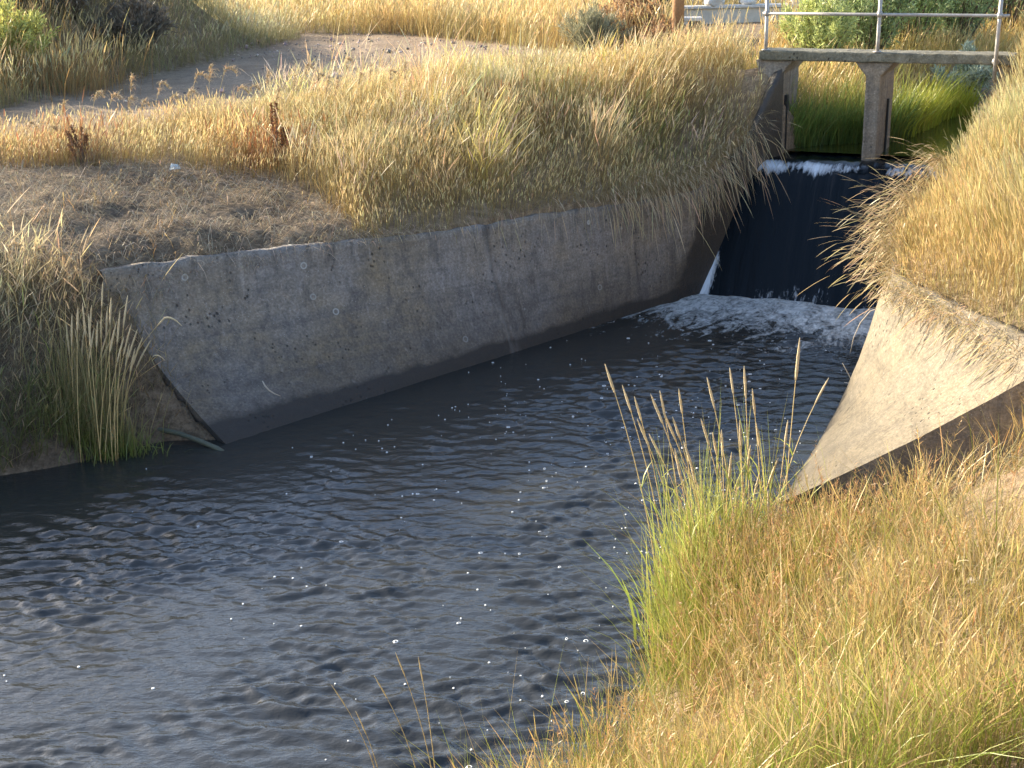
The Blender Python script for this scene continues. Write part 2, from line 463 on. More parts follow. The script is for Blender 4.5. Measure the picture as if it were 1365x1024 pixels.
CP = []
for i, (x, y) in enumerate(off(LT, -.25)): CP.append((x, y, LT[i][2] + .13))
for i, (x, y) in enumerate(off(RT, .3)): CP.append((x, y, RT[i][2] + .03))
for x, y in POOL_L[1:] + POOL_R[:3]: CP.append((x, y, 1.64))
for x, y in BANK_R: CP.append((x, y, -.03))
for x, y in BANK_L: CP.append((x, y, -.03))
CP += [(-3.9, 11.5, -.6), (-6, 9.5, -.6), (0, 9, -.6), (-3, 9, -.7), (-1.5, 12, -.7), (-16, 3, -.8), (-9, 5, -.8), (-4, 6, -.8), (1.2, 11.4, -.5), (-1.2, 7, -.6),
       (-4.35, 13.60, 1.62), (-3.85, 13.22, .35), (-3.5, 13.0, -.06), (-3.15, 12.9, -.15), (-4.25, 13.2, .85), (-5.3, 12.9, 1.0), (-5.4, 13.7, 1.8), (-6.3, 12.8, 1.5), (-8, 12.6, 1.9), (-16, 11, 2.),
       (-4.6, 14.6, 1.78), (-6.5, 15, 1.9), (-3, 15.6, 1.75), (-1, 17, 1.93), (-3, 16.6, 1.95), (-5.5, 16.2, 2.02), (1, 18.5, 1.98), (2.4, 19.4, 2.3), (-8, 15, 2.1),
       (-8, 19, 2.32), (-5.5, 20.5, 2.35), (-3, 22.5, 2.36), (0, 25, 2.45), (2, 26.5, 2.5), (-5, 31, 2.4), (-1, 30, 2.42), (3, 30, 2.52), (-2.5, 19.5, 2.33), (0, 21, 2.42),
       (3.3, 20.2, 2.9), (3.0, 21, 2.93), (1.8, 22, 2.72), (2.6, 24, 2.65), (4.2, 21.6, 2.2), (5, 24, 2.35),
       (-2, 36, 2.5), (4, 36, 2.5), (-8, 38, 2.5), (0, 46, 2.6), (12, 46, 2.7), (-15, 46, 2.6), (-14, 26, 2.4), (-14, 19, 2.3),
       (5.5, 16.0, 1.9), (5.95, 17.0, 2.25), (6.75, 18.1, 2.95), (6.0, 15.4, 2.35), (6.9, 15.8, 2.85), (4.75, 14., 1.72), (5.5, 13.2, 2.1), (5.0, 12., 1.85), (6.4, 12, 2.45), (5.2, 10.8, 1.95), (7.5, 17, 3.05), (8.5, 14, 3.05), (9, 10, 3.1), (7, 10, 2.7),
       (2.4, 10.7, -.3), (3.1, 10.5, -.12), (3.7, 10.3, .05), (4.3, 10.05, .45), (4.9, 9.9, 1.2), (2, 9.3, .26), (3, 9.6, .30), (3.2, 9.0, .68), (4, 9.3, 1.2), (5, 9, 2.35), (2, 8, .72), (3, 8, 1.5), (4, 7.8, 2.15), (1.5, 7, .72), (2.5, 6.5, 1.62), (1.2, 5.8, .95), (2, 4.8, 1.8),
       (0, 5.3, .75), (0, 4.5, 1.2), (0, 2.5, 2.3), (0, 0, 3.3), (3, 3, 3.0), (6, 5, 3.3), (9, 5, 3.4), (-3, 1.5, 1.8), (-4, -3, 3.4), (4, -6, 3.5),
       (4.5, 20.9, 2.05), (5.5, 21.0, 2.0), (5.2, 19.9, 1.45), (6.4, 20.6, 1.4), (8, 22, 1.4), (5, 22, 2.1), (6.6, 23.2, 2.1), (6.2, 22.1, 1.9), (8, 25, 2.4), (7.3, 23.5, 1.9), (12, 28, 2.5),
       (6.95, 18.9, 2.9), (8, 20.2, 2.5), (9.4, 21.0, 2.4), (8, 18.6, 3.1), (12, 22, 2.8), (16, 16, 3.2),
       (-30, 20, 2.4), (-30, 45, 2.6), (30, 20, 3.), (30, 45, 2.7), (0, 70, 2.7), (-40, 70, 2.7), (40, 70, 2.7), (20, 5, 3.4), (-30, -20, 3.4), (20, -20, 3.4), (-40, 3, -.8), (-40, 10, 2.), (-40, -8, 3.)]
CP = np.array(CP)


def rbf_fit(cp):
    d = np.hypot(cp[:, None, 0] - cp[None, :, 0], cp[:, None, 1] - cp[None, :, 1])
    n = len(cp)
    A = np.zeros((n + 1, n + 1)); A[:n, :n] = d - .06 * np.eye(n) * 1.0; A[:n, n] = 1; A[n, :n] = 1
    return np.linalg.solve(A, np.r_[cp[:, 2], 0])


RW = rbf_fit(CP)


def rbf(x, y):
    x = np.asarray(x, float).ravel(); y = np.asarray(y, float).ravel()
    out = np.empty(len(x))
    for i in range(0, len(x), 20000):
        d = np.hypot(x[i:i + 20000, None] - CP[None, :, 0], y[i:i + 20000, None] - CP[None, :, 1])
        out[i:i + 20000] = d @ RW[:-1] + RW[-1]
    return out


def bumpz(x, y):
    """the berm beside the dirt road"""
    dx, dy = .282, .959
    u = (x + 7.6) * -dy + (y - 20.8) * dx
    a = 1.55 * sstep(.05, 2.3, u) * sstep(32.6, 29.4, y) * (.30 + .70 * sstep(23.3, 26.8, y)) * (.35 + .65 * sstep(-12., -10., x))
    return a * sstep(30, 16, np.abs(x) + 0 * y)


def hgt(x, y):
    x = np.asarray(x, float); y = np.asarray(y, float)
    sh = x.shape
    z = rbf(x, y).reshape(sh)
    z = np.where((np.abs(x) > 40) | (y > 70) | (y < -20), np.clip(z, 2.4, 3.4), z)
    return z + bumpz(x, y) + (fbm(x, y, 1.3, 3) - .5) * .10 + (fbm(x, y, .35, 9, 3) - .5) * (.05 + .12 * np.exp(-(((x + 4.2) / 2.2) ** 2 + ((y - 15.2) / 1.4) ** 2)) + .14 * np.exp(-(((x - 3.2) / .8) ** 2 + ((y - 8.6) / 1.4) ** 2)))


ROAD = [(-14, 16.9), (-8, 18.3), (-6.6, 18.9), (-5, 19.7), (-3.9, 21.2), (-2.6, 23), (-1.2, 24.2), (.3, 24.4), (1.6, 23.1), (3.2, 23.0), (4.4, 23.6), (4.4, 25.2), (2.4, 26.2), (.9, 27.2), (-.3, 29.6), (-2.5, 32.6), (-5, 33.6), (-5.2, 31.2), (-6.2, 26), (-8, 21.2), (-14, 19.8)]
PATCH = [(-8, 13.4), (-5.5, 13.3), (-4.2, 13.4), (-3.2, 14.3), (-2.1, 14.9), (-1.75, 15.3), (-2.15, 16.0), (-2.9, 16.7), (-4.3, 17.15), (-6.5, 17.0), (-8, 16.6)]


# ground sheet
def axis(lo, hi, step, far, grow=1.35):
    a = list(np.arange(lo, hi + 1e-6, step))
    s = step; r = []
    v = hi
    while v < far:
        s *= grow; v += s; r.append(v)
    l = []; s = step; v = lo
    while v > -far:
        s *= grow; v -= s; l.append(v)
    return np.array(l[::-1] + a + r)


gx = axis(-9.5, 9.5, .065, 500, 1.3); gy = axis(3.5, 25, .065, 500, 1.3)
GX, GY = np.meshgrid(gx, gy, indexing='xy')
Z = hgt(GX, GY)
ic = inpoly(GX, GY, CANAL); ip = inpoly(GX, GY, POOL)
Z = np.where(ip, np.minimum(Z, 1.25), Z)
Z = np.where(ic, np.minimum(Z, -.7), Z)
nx, ny = len(gx), len(gy)
idx = np.arange(nx * ny).reshape(ny, nx)
F = np.stack([idx[:-1, :-1], idx[:-1, 1:], idx[1:, 1:], idx[1:, :-1]], -1).reshape(-1, 4)
rd = inpoly(GX, GY, ROAD).astype(float)
rd = np.clip(rd + .0, 0, 1) * sstep(0, .4, dpoly(GX, GY, ROAD + ROAD[:1]))
dark_soil = np.maximum(inpoly(GX, GY, PATCH) * sstep(0, .5, dpoly(GX, GY, PATCH + PATCH[:1])), sstep(.25, 1., np.exp(-(((GX + 5.2) / 2.2) ** 2 + ((GY - 13.0) / .9) ** 2)) * 1.6) * (GX > -9))
dark_soil = dark_soil * (.35 + .9 * fbm(GX, GY, .8, 55))  # darker soil tone over the bare patch and the left water edge
me = mesh_np('ground', np.stack([GX.ravel(), GY.ravel(), Z.ravel()], 1), F, attrs={'road': rd.ravel(), 'ash': dark_soil.ravel()})
tag(link('ground', me, M['ground'], smooth=True), 'dry brown earth of the canal banks and dirt road', 'ground', kind='structure')

# ------------------------------------------------------------------ canal walls
def resample(line, n):
    L = np.array(line, float)
    s = np.r_[0, np.cumsum(np.linalg.norm(np.diff(L, axis=0), axis=1))]
    t = np.linspace(0, s[-1], n)
    return np.stack([np.interp(t, s, L[:, k]) for k in range(L.shape[1])], 1)


def canal_wall(name, B, T, mat, label, flip, wetfun, thick=.10, nS=110, nT=22):
    Bp = resample([(x, y, 0.) for x, y in B], nS); Tp = resample(T, nS)
    Tp[:, 2] += (fbm(Tp[:, 0] * 1.3, Tp[:, 1] * 1.3, .22, 88, 3) - .5) * .05
    V = []; wet = []
    rows = [-.45] + list(np.linspace(0, 1, nT))
    d2 = np.gradient(Tp[:, :2], axis=0); d2 /= np.linalg.norm(d2, axis=1)[:, None]
    outn = np.stack([-d2[:, 1], d2[:, 0]], 1) * (1 if flip else -1)
    for r in rows:
        q = Bp + (Tp - Bp) * r
        sag = .05 * math.sin(PI * max(0, min(1, r)))            # slightly hollow face
        q[:, 2] -= sag * np.linspace(0, 1, nS) ** 2
        if not flip: q[:, :2] += outn * (.36 * 4 * max(0, r) * (1 - max(0, r)) * np.linspace(0, 1, nS) ** 3)[:, None]
        q[:, :2] += outn * ((fbm(q[:, 0] * 1.1 + q[:, 2], q[:, 1], .7, 21) - .5) * .03)[:, None]
        V.append(q); wet.append(wetfun(q))
    q = Tp.copy(); q[:, :2] += outn * thick; q[:, 2] += .004 + (fbm(q[:, 0], q[:, 1], .4, 4) - .5) * .03
    V.append(q); wet.append(wetfun(q))
    q = q.copy(); q[:, 2] -= .8; V.append(q); wet.append(wetfun(q))
    R = len(V); V = np.concatenate(V); wet = np.concatenate(wet)
    id_ = np.arange(R * nS).reshape(R, nS)
    F = np.stack([id_[:-1, :-1], id_[:-1, 1:], id_[1:, 1:], id_[1:, :-1]], -1).reshape(-1, 4)
    if flip: F = F[:, ::-1]
    run = np.r_[0, np.cumsum(np.linalg.norm(np.diff(Bp, axis=0), axis=1))] + .6
    me = mesh_np(name, V, F, attrs={'wet': wet, 'run': np.tile(run * (0 if flip else 1), R)})
    o = link(name, me, mat, smooth=True)
    tag(o, label, 'canal wall')
    # end face: a slab thickness below the sloping end
    e = V.reshape(R, nS, 3)[:nT + 1, -1]
    drop = e.copy(); drop[:, 2] = np.minimum(-.4, drop[:, 2])
    inward = np.array([-d2[-1, 0], -d2[-1, 1]])
    drop[:, :2] += inward * .06
    VV = np.concatenate([e, drop]); k = len(e)
    FF = np.array([(i, i + 1, k + i + 1, k + i) for i in range(k - 1)])
    if not flip: FF = FF[:, ::-1]
    return o, VV, FF


def wetL(q):
    # soaked strip of wall next to the weir
    d = (q[:, 0] - 2.6) * -.719 + (q[:, 1] - 18.27) * -.695
    return 1. - sstep(-.3, 1.5, d + q[:, 2] * .55) * 1.0


lw, ev, ef = canal_wall('canal_wall', LB, LT, M['wall_shade'], 'long grey concrete canal wall in shade, left of the water', False, wetL)
link('end_face', mesh_np('end_face', ev, ef, attrs={'wet': np.full(len(ev), .3)}), M['wall_shade'], lw)
rw, ev, ef = canal_wall('canal_wall', RB, RT, M['wall_sun'], 'sunlit buff concrete wing wall tapering to a point in the water', True, lambda q: np.zeros(len(q)))
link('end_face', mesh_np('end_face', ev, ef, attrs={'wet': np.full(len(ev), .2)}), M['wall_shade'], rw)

# ------------------------------------------------------------------ weir and falling water
PROF = [(-.25, -.75), (.0, -.05), (.30, .36), (.60, .78), (.88, 1.17), (1.06, 1.40), (1.22, 1.55), (1.38, 1.635), (1.55, 1.67), (2.1, 1.67), (3.4, 1.64)]


def extrude_profile(prof, w0f, w1f, nw, dz=0., jitter=None):
    pr = resample([(a, b) for a, b in prof], 60)
    V = []; across = []; along = []
    s = np.r_[0, np.cumsum(np.linalg.norm(np.diff(pr, axis=0), axis=1))]
    for i, (m_, z_) in enumerate(pr):
        for j in range(nw):
            w_ = w0f(m_) + (w1f(m_) - w0f(m_)) * j / (nw - 1)
            V.append(P(w_, m_, z_ + dz + (jitter(w_, s[i]) if jitter else 0))); across.append(w_); along.append(s[i])
    id_ = np.arange(60 * nw).reshape(60, nw)
    F = np.stack([id_[:-1, :-1], id_[:-1, 1:], id_[1:, 1:], id_[1:, :-1]], -1).reshape(-1, 4)
    return np.array([tuple(v) for v in V]), F, np.array(across), np.array(along)


wl = lambda m_: -.12 + .385 * max(m_, -.3)
wr = lambda m_: 3.50 + .02 * m_
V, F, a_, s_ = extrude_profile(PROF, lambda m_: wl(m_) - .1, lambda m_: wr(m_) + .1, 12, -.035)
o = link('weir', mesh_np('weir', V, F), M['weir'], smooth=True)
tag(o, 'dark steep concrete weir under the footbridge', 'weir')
rj = np.random.default_rng(5)
ph = rj.random(24) * 6.28; fr = rj.uniform(6, 40, 24)


def fj(w_, s):
    return .006 * sum(math.sin(w_ * fr[k] + ph[k] + s * .8) for k in range(8)) / 2


V, F, a_, s_ = extrude_profile(PROF[1:-1], wl, wr, 90, 0., fj)
zz = V[:, 2]
mm = (V[:, :2] - O2) @ MD
foam = .10 + .35 * sstep(.75, .0, zz) * (.6 + .8 * vnoise(a_, a_ * 0, .35, 5)) \
    + .66 * np.exp(-((mm - 1.33) / .21) ** 2) * (.62 + .5 * vnoise(a_ + mm * .6, a_ * 0 + 3, .3, 8)) \
    + .75 * sstep(.34, .02, a_ - .385 * mm + .12) * sstep(.85, .3, zz) \
    - .6 * np.exp(-((a_ - 2.05) / .16) ** 2) * sstep(1.1, 1.5, zz)  # lip band paints sky reflection as well as aerated water
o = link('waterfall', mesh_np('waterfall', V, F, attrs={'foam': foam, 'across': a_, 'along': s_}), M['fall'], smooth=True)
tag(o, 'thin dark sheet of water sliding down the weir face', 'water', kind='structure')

# upper pool
pv = [(x, y, 1.705) for x, y in [tuple(P(wl(2.0) - .3, 2.0)[:2]), (3.6, 20.2), (4.2, 20.9), (5.6, 21.2), (6.2, 22.4), (7.4, 24.0), (12.5, 27), (14.5, 24), (9.4, 21.2), (7.6, 19.7), (6.9, 18.6), tuple(P(wr(2.0) + .2, 2.0)[:2])]]
me = mesh_py('water', pv, [tuple(range(len(pv)))])
tag(link('water', me, M['pool']), 'still green brown water above the weir', 'water', kind='structure')

# ------------------------------------------------------------------ canal water
NW = 80
wr_ = np.random.default_rng(3)
lam = np.exp(wr_.uniform(math.log(.065), math.log(.34), NW))
ang = math.radians(-101) + wr_.normal(0, .42, NW)
slope = .225 / math.sqrt(NW) * (lam / .25) ** -.1
pha = wr_.random(NW) * 6.28
amp = slope * lam / (2 * PI) * 1.414


def wave(x, y):
    x = np.asarray(x, float); y = np.asarray(y, float)
    # calm water in the lee of the left bank and along the left wall
    dl = np.minimum(dpoly(x, y, BANK_L), dpoly(x, y, LB))
    calm = .12 + .88 * sstep(.25, 2.2, dl + (fbm(x, y, 1.1, 40) - .5) * 1.6)
    fu_ = x * .906 - y * .423; fv_ = x * .423 + y * .906
    gust = .42 + 1.15 * sstep(.30, .70, fbm(fu_, fv_ * .5, .8, 31, 3))
    wx = x + .25 * (fbm(x, y, .9, 50) - .5); wy = y + .25 * (fbm(x, y, .9, 60) - .5)
    z = np.zeros(x.shape)
    for k in range(NW):
        kx = 2 * PI / lam[k] * math.cos(ang[k]); ky = 2 * PI / lam[k] * math.sin(ang[k])
        th = kx * wx + ky * wy + pha[k]
        z = z + amp[k] * (np.sin(th) - .34 * np.cos(2 * th))
    z = z * calm * gust + .006 * (fbm(x * .55 + y * .2, y * 1.3, .8, 200, 3) - .5) * calm
    mdist = -((x - O2[0]) * MD[0] + (y - O2[1]) * MD[1])
    turb = sstep(3.0, .2, mdist)
    z = z + turb * ((fbm(x, y, .42, 70, 4) - .42) * .08 + .005)
    return z, mdist


fx = axis(-6.2, 6.4, .026, 60, 1.35); fy = axis(5.8, 18.9, .026, 60, 1.35)
WX, WY = np.meshgrid(fx, fy, indexing='xy')
inn = sstep(60, 20, np.hypot(WX, WY - 10))
WZ, md = wave(WX, WY)
WZ = WZ * inn
lat = (WX - O2[0]) * WD[0] + (WY - O2[1]) * WD[1]
fo = .72 * sstep(3.4, .2, md + .9 * (fbm(WX, WY, .8, 80) - .5)) * sstep(-.6, 0., md + .4)
fo = fo + .12 * sstep(6.0, 1.0, md) * sstep(-1., 0., md)
fo = np.where(WY > 19.2, 0, fo)
keep_y = fy < 19.0
idx = np.arange(len(fx) * len(fy)).reshape(len(fy), len(fx))
nyk = int(keep_y.sum())
idx = idx[:nyk]
F = np.stack([idx[:-1, :-1], idx[:-1, 1:], idx[1:, 1:], idx[1:, :-1]], -1).reshape(-1, 4)
V = np.stack([WX[:nyk].ravel(), WY[:nyk].ravel(), WZ[:nyk].ravel()], 1)
o = link('water', mesh_np('water', V, F, attrs={'foam': fo[:nyk].ravel()}), M['water'], smooth=True)
tag(o, 'dark rippled canal water reflecting the blue sky', 'water', kind='structure')

# floating bubbles, far too many to count
bx = []; by = []          # positions of the bubbles
for cx, cy, sx, sy, n in [(.3, 11.0, 1.6, 1.8, 170), (-.6, 12.8, 1.2, 1.0, 80), (-1.2, 9., 2.6, 1.6, 70), (.6, 9.0, .9, 1.3, 70), (1.4, 14.2, 1.1, 1.4, 110), (2.6, 13.2, .6, 1.2, 90)]:
    bx += list(RNG.normal(cx, sx, n)); by += list(RNG.normal(cy, sy, n))
bx = np.array(bx); by = np.array(by)
u_ = bx * .906 - by * .423; v_ = bx * .423 + by * .906
k_ = RNG.random(len(bx)) < sstep(.42, .6, vnoise(u_ + .3 * vnoise(v_, u_, .9, 4), v_ * .25, .38, 66)) + .22
bx, by = bx[k_], by[k_]
bz, _ = wave(bx, by)
V = []; F = []
for x, y, z in zip(bx, by, bz):
    r = min(.021, .0045 * math.exp(RNG.normal(.40, .55)))
    ring = r > .012
    n0 = len(V); k = 8
    e = RNG.uniform(.75, 1.25)
    for rr, dz in ((r, .0005), (r * .8, .006), (r * (.55 if ring else .12), .004)):
        for j in range(k):
            t = 2 * PI * j / k
            V.append((x + rr * e * math.cos(t), y + rr / e * math.sin(t), z + dz + .001))
    for a in range(2):
        for j in range(k):
            F.append((n0 + a * k + j, n0 + a * k + (j + 1) % k, n0 + (a + 1) * k + (j + 1) % k, n0 + (a + 1) * k + j))
o = link('foam', mesh_np('foam', V, np.array(F)), M['bubble'])
tag(o, 'small white foam bubbles drifting on the dark canal water', 'foam', kind='stuff')
# ------------------------------------------------------------------ grass
LV = {'blade': ([0, .4, .75, 1.], [1., .95, .62, .05]),
      'stem': ([0, .45, .78, .81, .88, .95, 1.], [.9, .75, .6, .9, 1., .8, .08]),
      'fluffy': ([0, .5, .68, .71, .80, .9, 1.], [.8, .6, .5, .85, 1., .75, .08])}


class Grass:
    def __init__(s): s.V = []; s.F = []; s.C = []; s.n = 0

    def add(s, x, y, z, h, lean, g, w, cb, ct, prof='blade', hw=4., ch=None, pw=1.7, az=None):
        """blades: foot x,y,z; length h; lean (N,2) as a share of h; g droop; w width; colours foot, tip, head"""
        t, wd = LV[prof]
        t = np.array(t); wd = np.array(wd); L = len(t); n = len(x)
        if n == 0: return
        if prof != 'blade': wd = np.where(t > .6, wd * hw, wd); wd[t <= .78 if prof == 'stem' else t <= .68] = [.9, .75, .6] if prof == 'stem' else [.8, .6, .5]
        if az is None: az = RNG.random(n) * 2 * PI
        side = np.stack([np.cos(az), np.sin(az), RNG.normal(0, .15, n)], 1)
        tp = t ** pw
        c = np.empty((n, L, 3))
        c[..., 0] = x[:, None] + (h * lean[:, 0])[:, None] * tp
        c[..., 1] = y[:, None] + (h * lean[:, 1])[:, None] * tp
        c[..., 2] = z[:, None] + h[:, None] * (t[None] - g[:, None] * t[None] ** 2.4)
        hwid = (w[:, None] * wd[None] * .5)[..., None] * side[:, None, :]
        V = np.stack([c - hwid, c + hwid], 2).reshape(-1, 3)
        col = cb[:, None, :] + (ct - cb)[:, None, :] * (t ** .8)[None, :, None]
        if ch is not None:
            hd = t > (.79 if prof == 'stem' else .69)
            col[:, hd, :] = ch[:, None, :]
        col = np.repeat(col, 2, axis=1).reshape(-1, 3)
        base = s.n + np.arange(n)[:, None] * (2 * L)
        j = np.arange(L - 1)[None] * 2
        a = base + j
        F = np.stack([a, a + 1, a + 3, a + 2], -1).reshape(-1, 4)
        s.V.append(V); s.F.append(F); s.C.append(col); s.n += len(V)

    def build(s, name, label, cat='grass', kind='stuff', parent=None, mat='grass', loc=None):
        V = np.concatenate(s.V); C = np.concatenate(s.C)
        me = mesh_np(name, V, np.concatenate(s.F), np.clip(C, 0, 1))
        o = link(name, me, M[mat], parent, loc=loc)
        if label: tag(o, label, cat, kind=kind)
        elif kind: tag(o, kind=kind)
        return o


def jit(c, n, s=.16, x=None, y=None, patch=.18):
    """colour per plant: brightness and hue vary from stem to stem and patch to patch"""
    c = np.asarray(c, float)
    b = np.exp(RNG.normal(0, s, n))[:, None]
    k = np.broadcast_to(c * .84, (n, 3)) * b * (1 + RNG.normal(0, .06, (n, 3)))
    if x is not None:
        k = k * (1 + patch * 2.4 * (fbm(x, y, 1.1, 77) - .5))[:, None]
        hue = (fbm(x, y, 1.6, 177, 3) - .5)[:, None]
        k = k * (1 + hue * np.array([[.10, -.34, -.75]]))
    return k


def spread(x0, x1, y0, y1, dens, mask, clump=.5):
    n = int((x1 - x0) * (y1 - y0) * dens)
    x = RNG.uniform(x0, x1, n); y = RNG.uniform(y0, y1, n)
    k = mask(x, y).astype(float)
    if clump: k = k * (1 - clump + clump * sstep(.35, .62, fbm(x, y, .38, 15, 3)))
    s = RNG.random(n) < k
    return x[s], y[s]


def gz(x, y):
    return hgt(x, y) - .02


WIND = np.array([.10, -.04])
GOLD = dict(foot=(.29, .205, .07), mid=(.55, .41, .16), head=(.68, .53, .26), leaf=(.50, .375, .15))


def meadow(G, x, y, hh, pal, stem_share=.5, w=.0055, hw=2.6, lean=.16, leaf_len=.62, patch=.18, wind=WIND, prof='stem', foot_mix=1.):
    n = len(x)
    z = gz(x, y)
    h = hh * (.42 + 1.1 * fbm(x, y, .75, 5, 3)) * np.exp(RNG.normal(0, .18, n))
    ln = RNG.normal(0, lean, (n, 2)) + wind + .22 * np.stack([fbm(x, y, .7, 25) - .5, fbm(x, y, .7, 35) - .5], 1) * 2
    st = RNG.random(n) < stem_share
    ww = w * np.exp(RNG.normal(0, .2, n))
    a = st
    G.add(x[a], y[a], z[a], h[a], ln[a], np.abs(RNG.normal(.03, .06, a.sum())), ww[a] * .7, jit(pal['foot'], a.sum(), .15, x[a], y[a], patch), jit(pal['mid'], a.sum(), .15, x[a], y[a], patch),
          prof, hw, jit(pal['head'], a.sum(), .17, x[a], y[a], patch))
    a = ~st
    G.add(x[a], y[a], z[a], h[a] * leaf_len * np.exp(RNG.normal(0, .25, a.sum())), ln[a] * 1.7, np.abs(RNG.normal(.12, .16, a.sum())), ww[a], jit(pal['foot'], a.sum(), .18, x[a], y[a], patch), jit(pal['leaf'], a.sum(), .2, x[a], y[a], patch))


def pmask(poly, notpolys=(), lines=()):
    def f(x, y):
        k = inpoly(x, y, poly)
        for q in notpolys: k &= ~inpoly(x, y, q)
        return k
    return f


LTin = off(LT, -.06)
# --- left bank, between the wall and the road
LEFTBANK = [(3.85, 19.72)] + [p for p in LTin[0:7]] + [(-1.75, 15.25), (-2.15, 16.0), (-2.9, 16.7), (-4.3, 17.2), (-6.5, 17.05), (-9, 16.6), (-9, 18.0), (-6.6, 18.75), (-5, 19.4), (-3.9, 20.8), (-2.6, 22.6), (-1.0, 23.8), (.4, 23.8), (1.5, 22.6), (3.1, 22.3), (3.5, 20.4), (3.35, 19.4)]


def leftmask(x, y):
    k = inpoly(x, y, LEFTBANK).astype(float)
    return k


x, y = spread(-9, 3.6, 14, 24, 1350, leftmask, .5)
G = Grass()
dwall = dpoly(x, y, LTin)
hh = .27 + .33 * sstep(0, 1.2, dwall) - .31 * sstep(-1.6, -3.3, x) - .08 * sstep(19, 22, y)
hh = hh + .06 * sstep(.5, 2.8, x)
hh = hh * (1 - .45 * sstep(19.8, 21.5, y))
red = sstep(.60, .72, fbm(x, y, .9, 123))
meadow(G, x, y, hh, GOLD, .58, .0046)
# taller tufts that break the crown
for _ in range(190):
    cx_, cy_ = RNG.uniform(-3.6, 3.4), RNG.uniform(14.6, 22)
    if leftmask(np.array([cx_]), np.array([cy_]))[0] < .5 or dpoly(np.array([cx_]), np.array([cy_]), LTin)[0] < .25: continue
    k_ = RNG.integers(30, 90); r_ = RNG.uniform(.07, .2)
    tx_ = RNG.normal(cx_, r_, k_); ty_ = RNG.normal(cy_, r_, k_)
    tint = np.exp(RNG.normal(0, .14)) * np.array([1, 1 + RNG.normal(-.02, .07), 1 + RNG.normal(0, .2)])
    meadow(G, tx_, ty_, np.full(k_, RNG.uniform(.58, .96) * (.62 if cx_ < -2.6 or cy_ > 20.5 else 1)), {q: tuple(np.array(v) * tint) for q, v in GOLD.items()}, .6, .005, 2.8, .24, prof='fluffy')
# redder and greener patches
for (cx, cy, r, n, pal, sc) in [(-3.0, 17.3, .32, 500, dict(foot=(.2, .10, .04), mid=(.42, .19, .075), head=(.36, .15, .06), leaf=(.42, .2, .08)), 1.1),
                                (.1, 19.2, .4, 420, dict(foot=(.25, .14, .05), mid=(.5, .24, .09), head=(.50, .22, .09), leaf=(.48, .26, .1)), 1.0),
                                (-5.5, 17.4, .45, 500, dict(foot=(.18, .10, .05), mid=(.36, .20, .10), head=(.38, .19, .09), leaf=(.4, .22, .11)), .9),
                                (.8, 19.6, .5, 500, dict(foot=(.14, .17, .04), mid=(.26, .28, .07), head=(.4, .36, .12), leaf=(.22, .26, .06)), 1.),
                                (2.0, 19.0, .4, 300, dict(foot=(.12, .17, .035), mid=(.24, .29, .06), head=(.4, .38, .12), leaf=(.2, .27, .05)), 1.)]:
    xx = RNG.normal(cx, r, n); yy = RNG.normal(cy, r * .8, n)
    k = leftmask(xx, yy) > 0
    meadow(G, xx[k], yy[k], np.full(k.sum(), .55 * sc), pal, .45, .007)
# grass bending over the wall top
n = 2600
t = RNG.random(n) ** 1.0
L = resample(LTin, 400)
i = (t * 255 + 30).astype(int)
x = L[i, 0] + RNG.normal(0, .05, n); y = L[i, 1] + RNG.normal(0, .05, n)
fac = sstep(260, 120, i)          # longest toward the weir
keep = RNG.random(n) < (.12 + .88 * sstep(190, 90, i))
x, y, i, fac = x[keep], y[keep], i[keep], fac[keep]
n = len(x)
zt = np.interp(i, np.linspace(0, 399, len(LT)), [p[2] for p in LT])
zt = np.minimum(gz(x, y) + .03, zt + .12)
ln = np.array([.60, -.62])[None] * RNG.uniform(.25, .75, n)[:, None] + RNG.normal(0, .30, (n, 2))
h = (.24 + .42 * fac) * np.minimum(1.5, np.exp(RNG.normal(-.1, .34, n)))
G.add(x, y, zt, h, ln, RNG.uniform(.5, 1.8, n), np.full(n, .0042), jit(GOLD['foot'], n), jit((.46, .36, .2), n), 'stem', 1.9, jit((.55, .43, .26), n), pw=1.2)
G.build('dry_grass', 'tall golden dry grass on the left bank above the grey wall')

# --- right bank above the wing wall
RTin = off(RT, .05)
RIGHTBANK = [p for p in RTin] + [(4.9, 10.2), (5.6, 9.9), (9.5, 10.5), (10, 19.5), (7.0, 19.0), (6.6, 18.6)]
x, y = spread(3.7, 9, 9.8, 19.4, 1600, pmask(RIGHTBANK), .35)
G = Grass()
dw = dpoly(x, y, RTin)
hh = .28 + .30 * sstep(0, .8, dw)
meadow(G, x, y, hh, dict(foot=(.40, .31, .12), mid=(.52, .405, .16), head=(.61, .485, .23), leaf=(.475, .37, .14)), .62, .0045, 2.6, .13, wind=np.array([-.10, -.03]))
n = 2100
i = RNG.integers(60, 385, n)
L = resample(RTin, 400)
x = L[i, 0] + RNG.normal(0, .06, n); y = L[i, 1] + RNG.normal(0, .06, n)
d = np.gradient(L[:, :2], axis=0); d /= np.linalg.norm(d, axis=1)[:, None]
inward = np.stack([d[i, 1], -d[i, 0]], 1)
ln = inward * RNG.uniform(.25, 1.0, n)[:, None] + RNG.normal(0, .22, (n, 2))
h = .46 * np.exp(RNG.normal(0, .28, n))
G.add(x, y, gz(x, y) + .02, h, ln, RNG.uniform(.25, 1.15, n), np.full(n, .0055), jit((.42, .30, .12), n), jit((.60, .46, .22), n), 'stem', 2.2, jit((.66, .50, .27), n), pw=1.25)
G.build('dry_grass', 'dense golden grass on the right bank overhanging the sunlit wing wall')

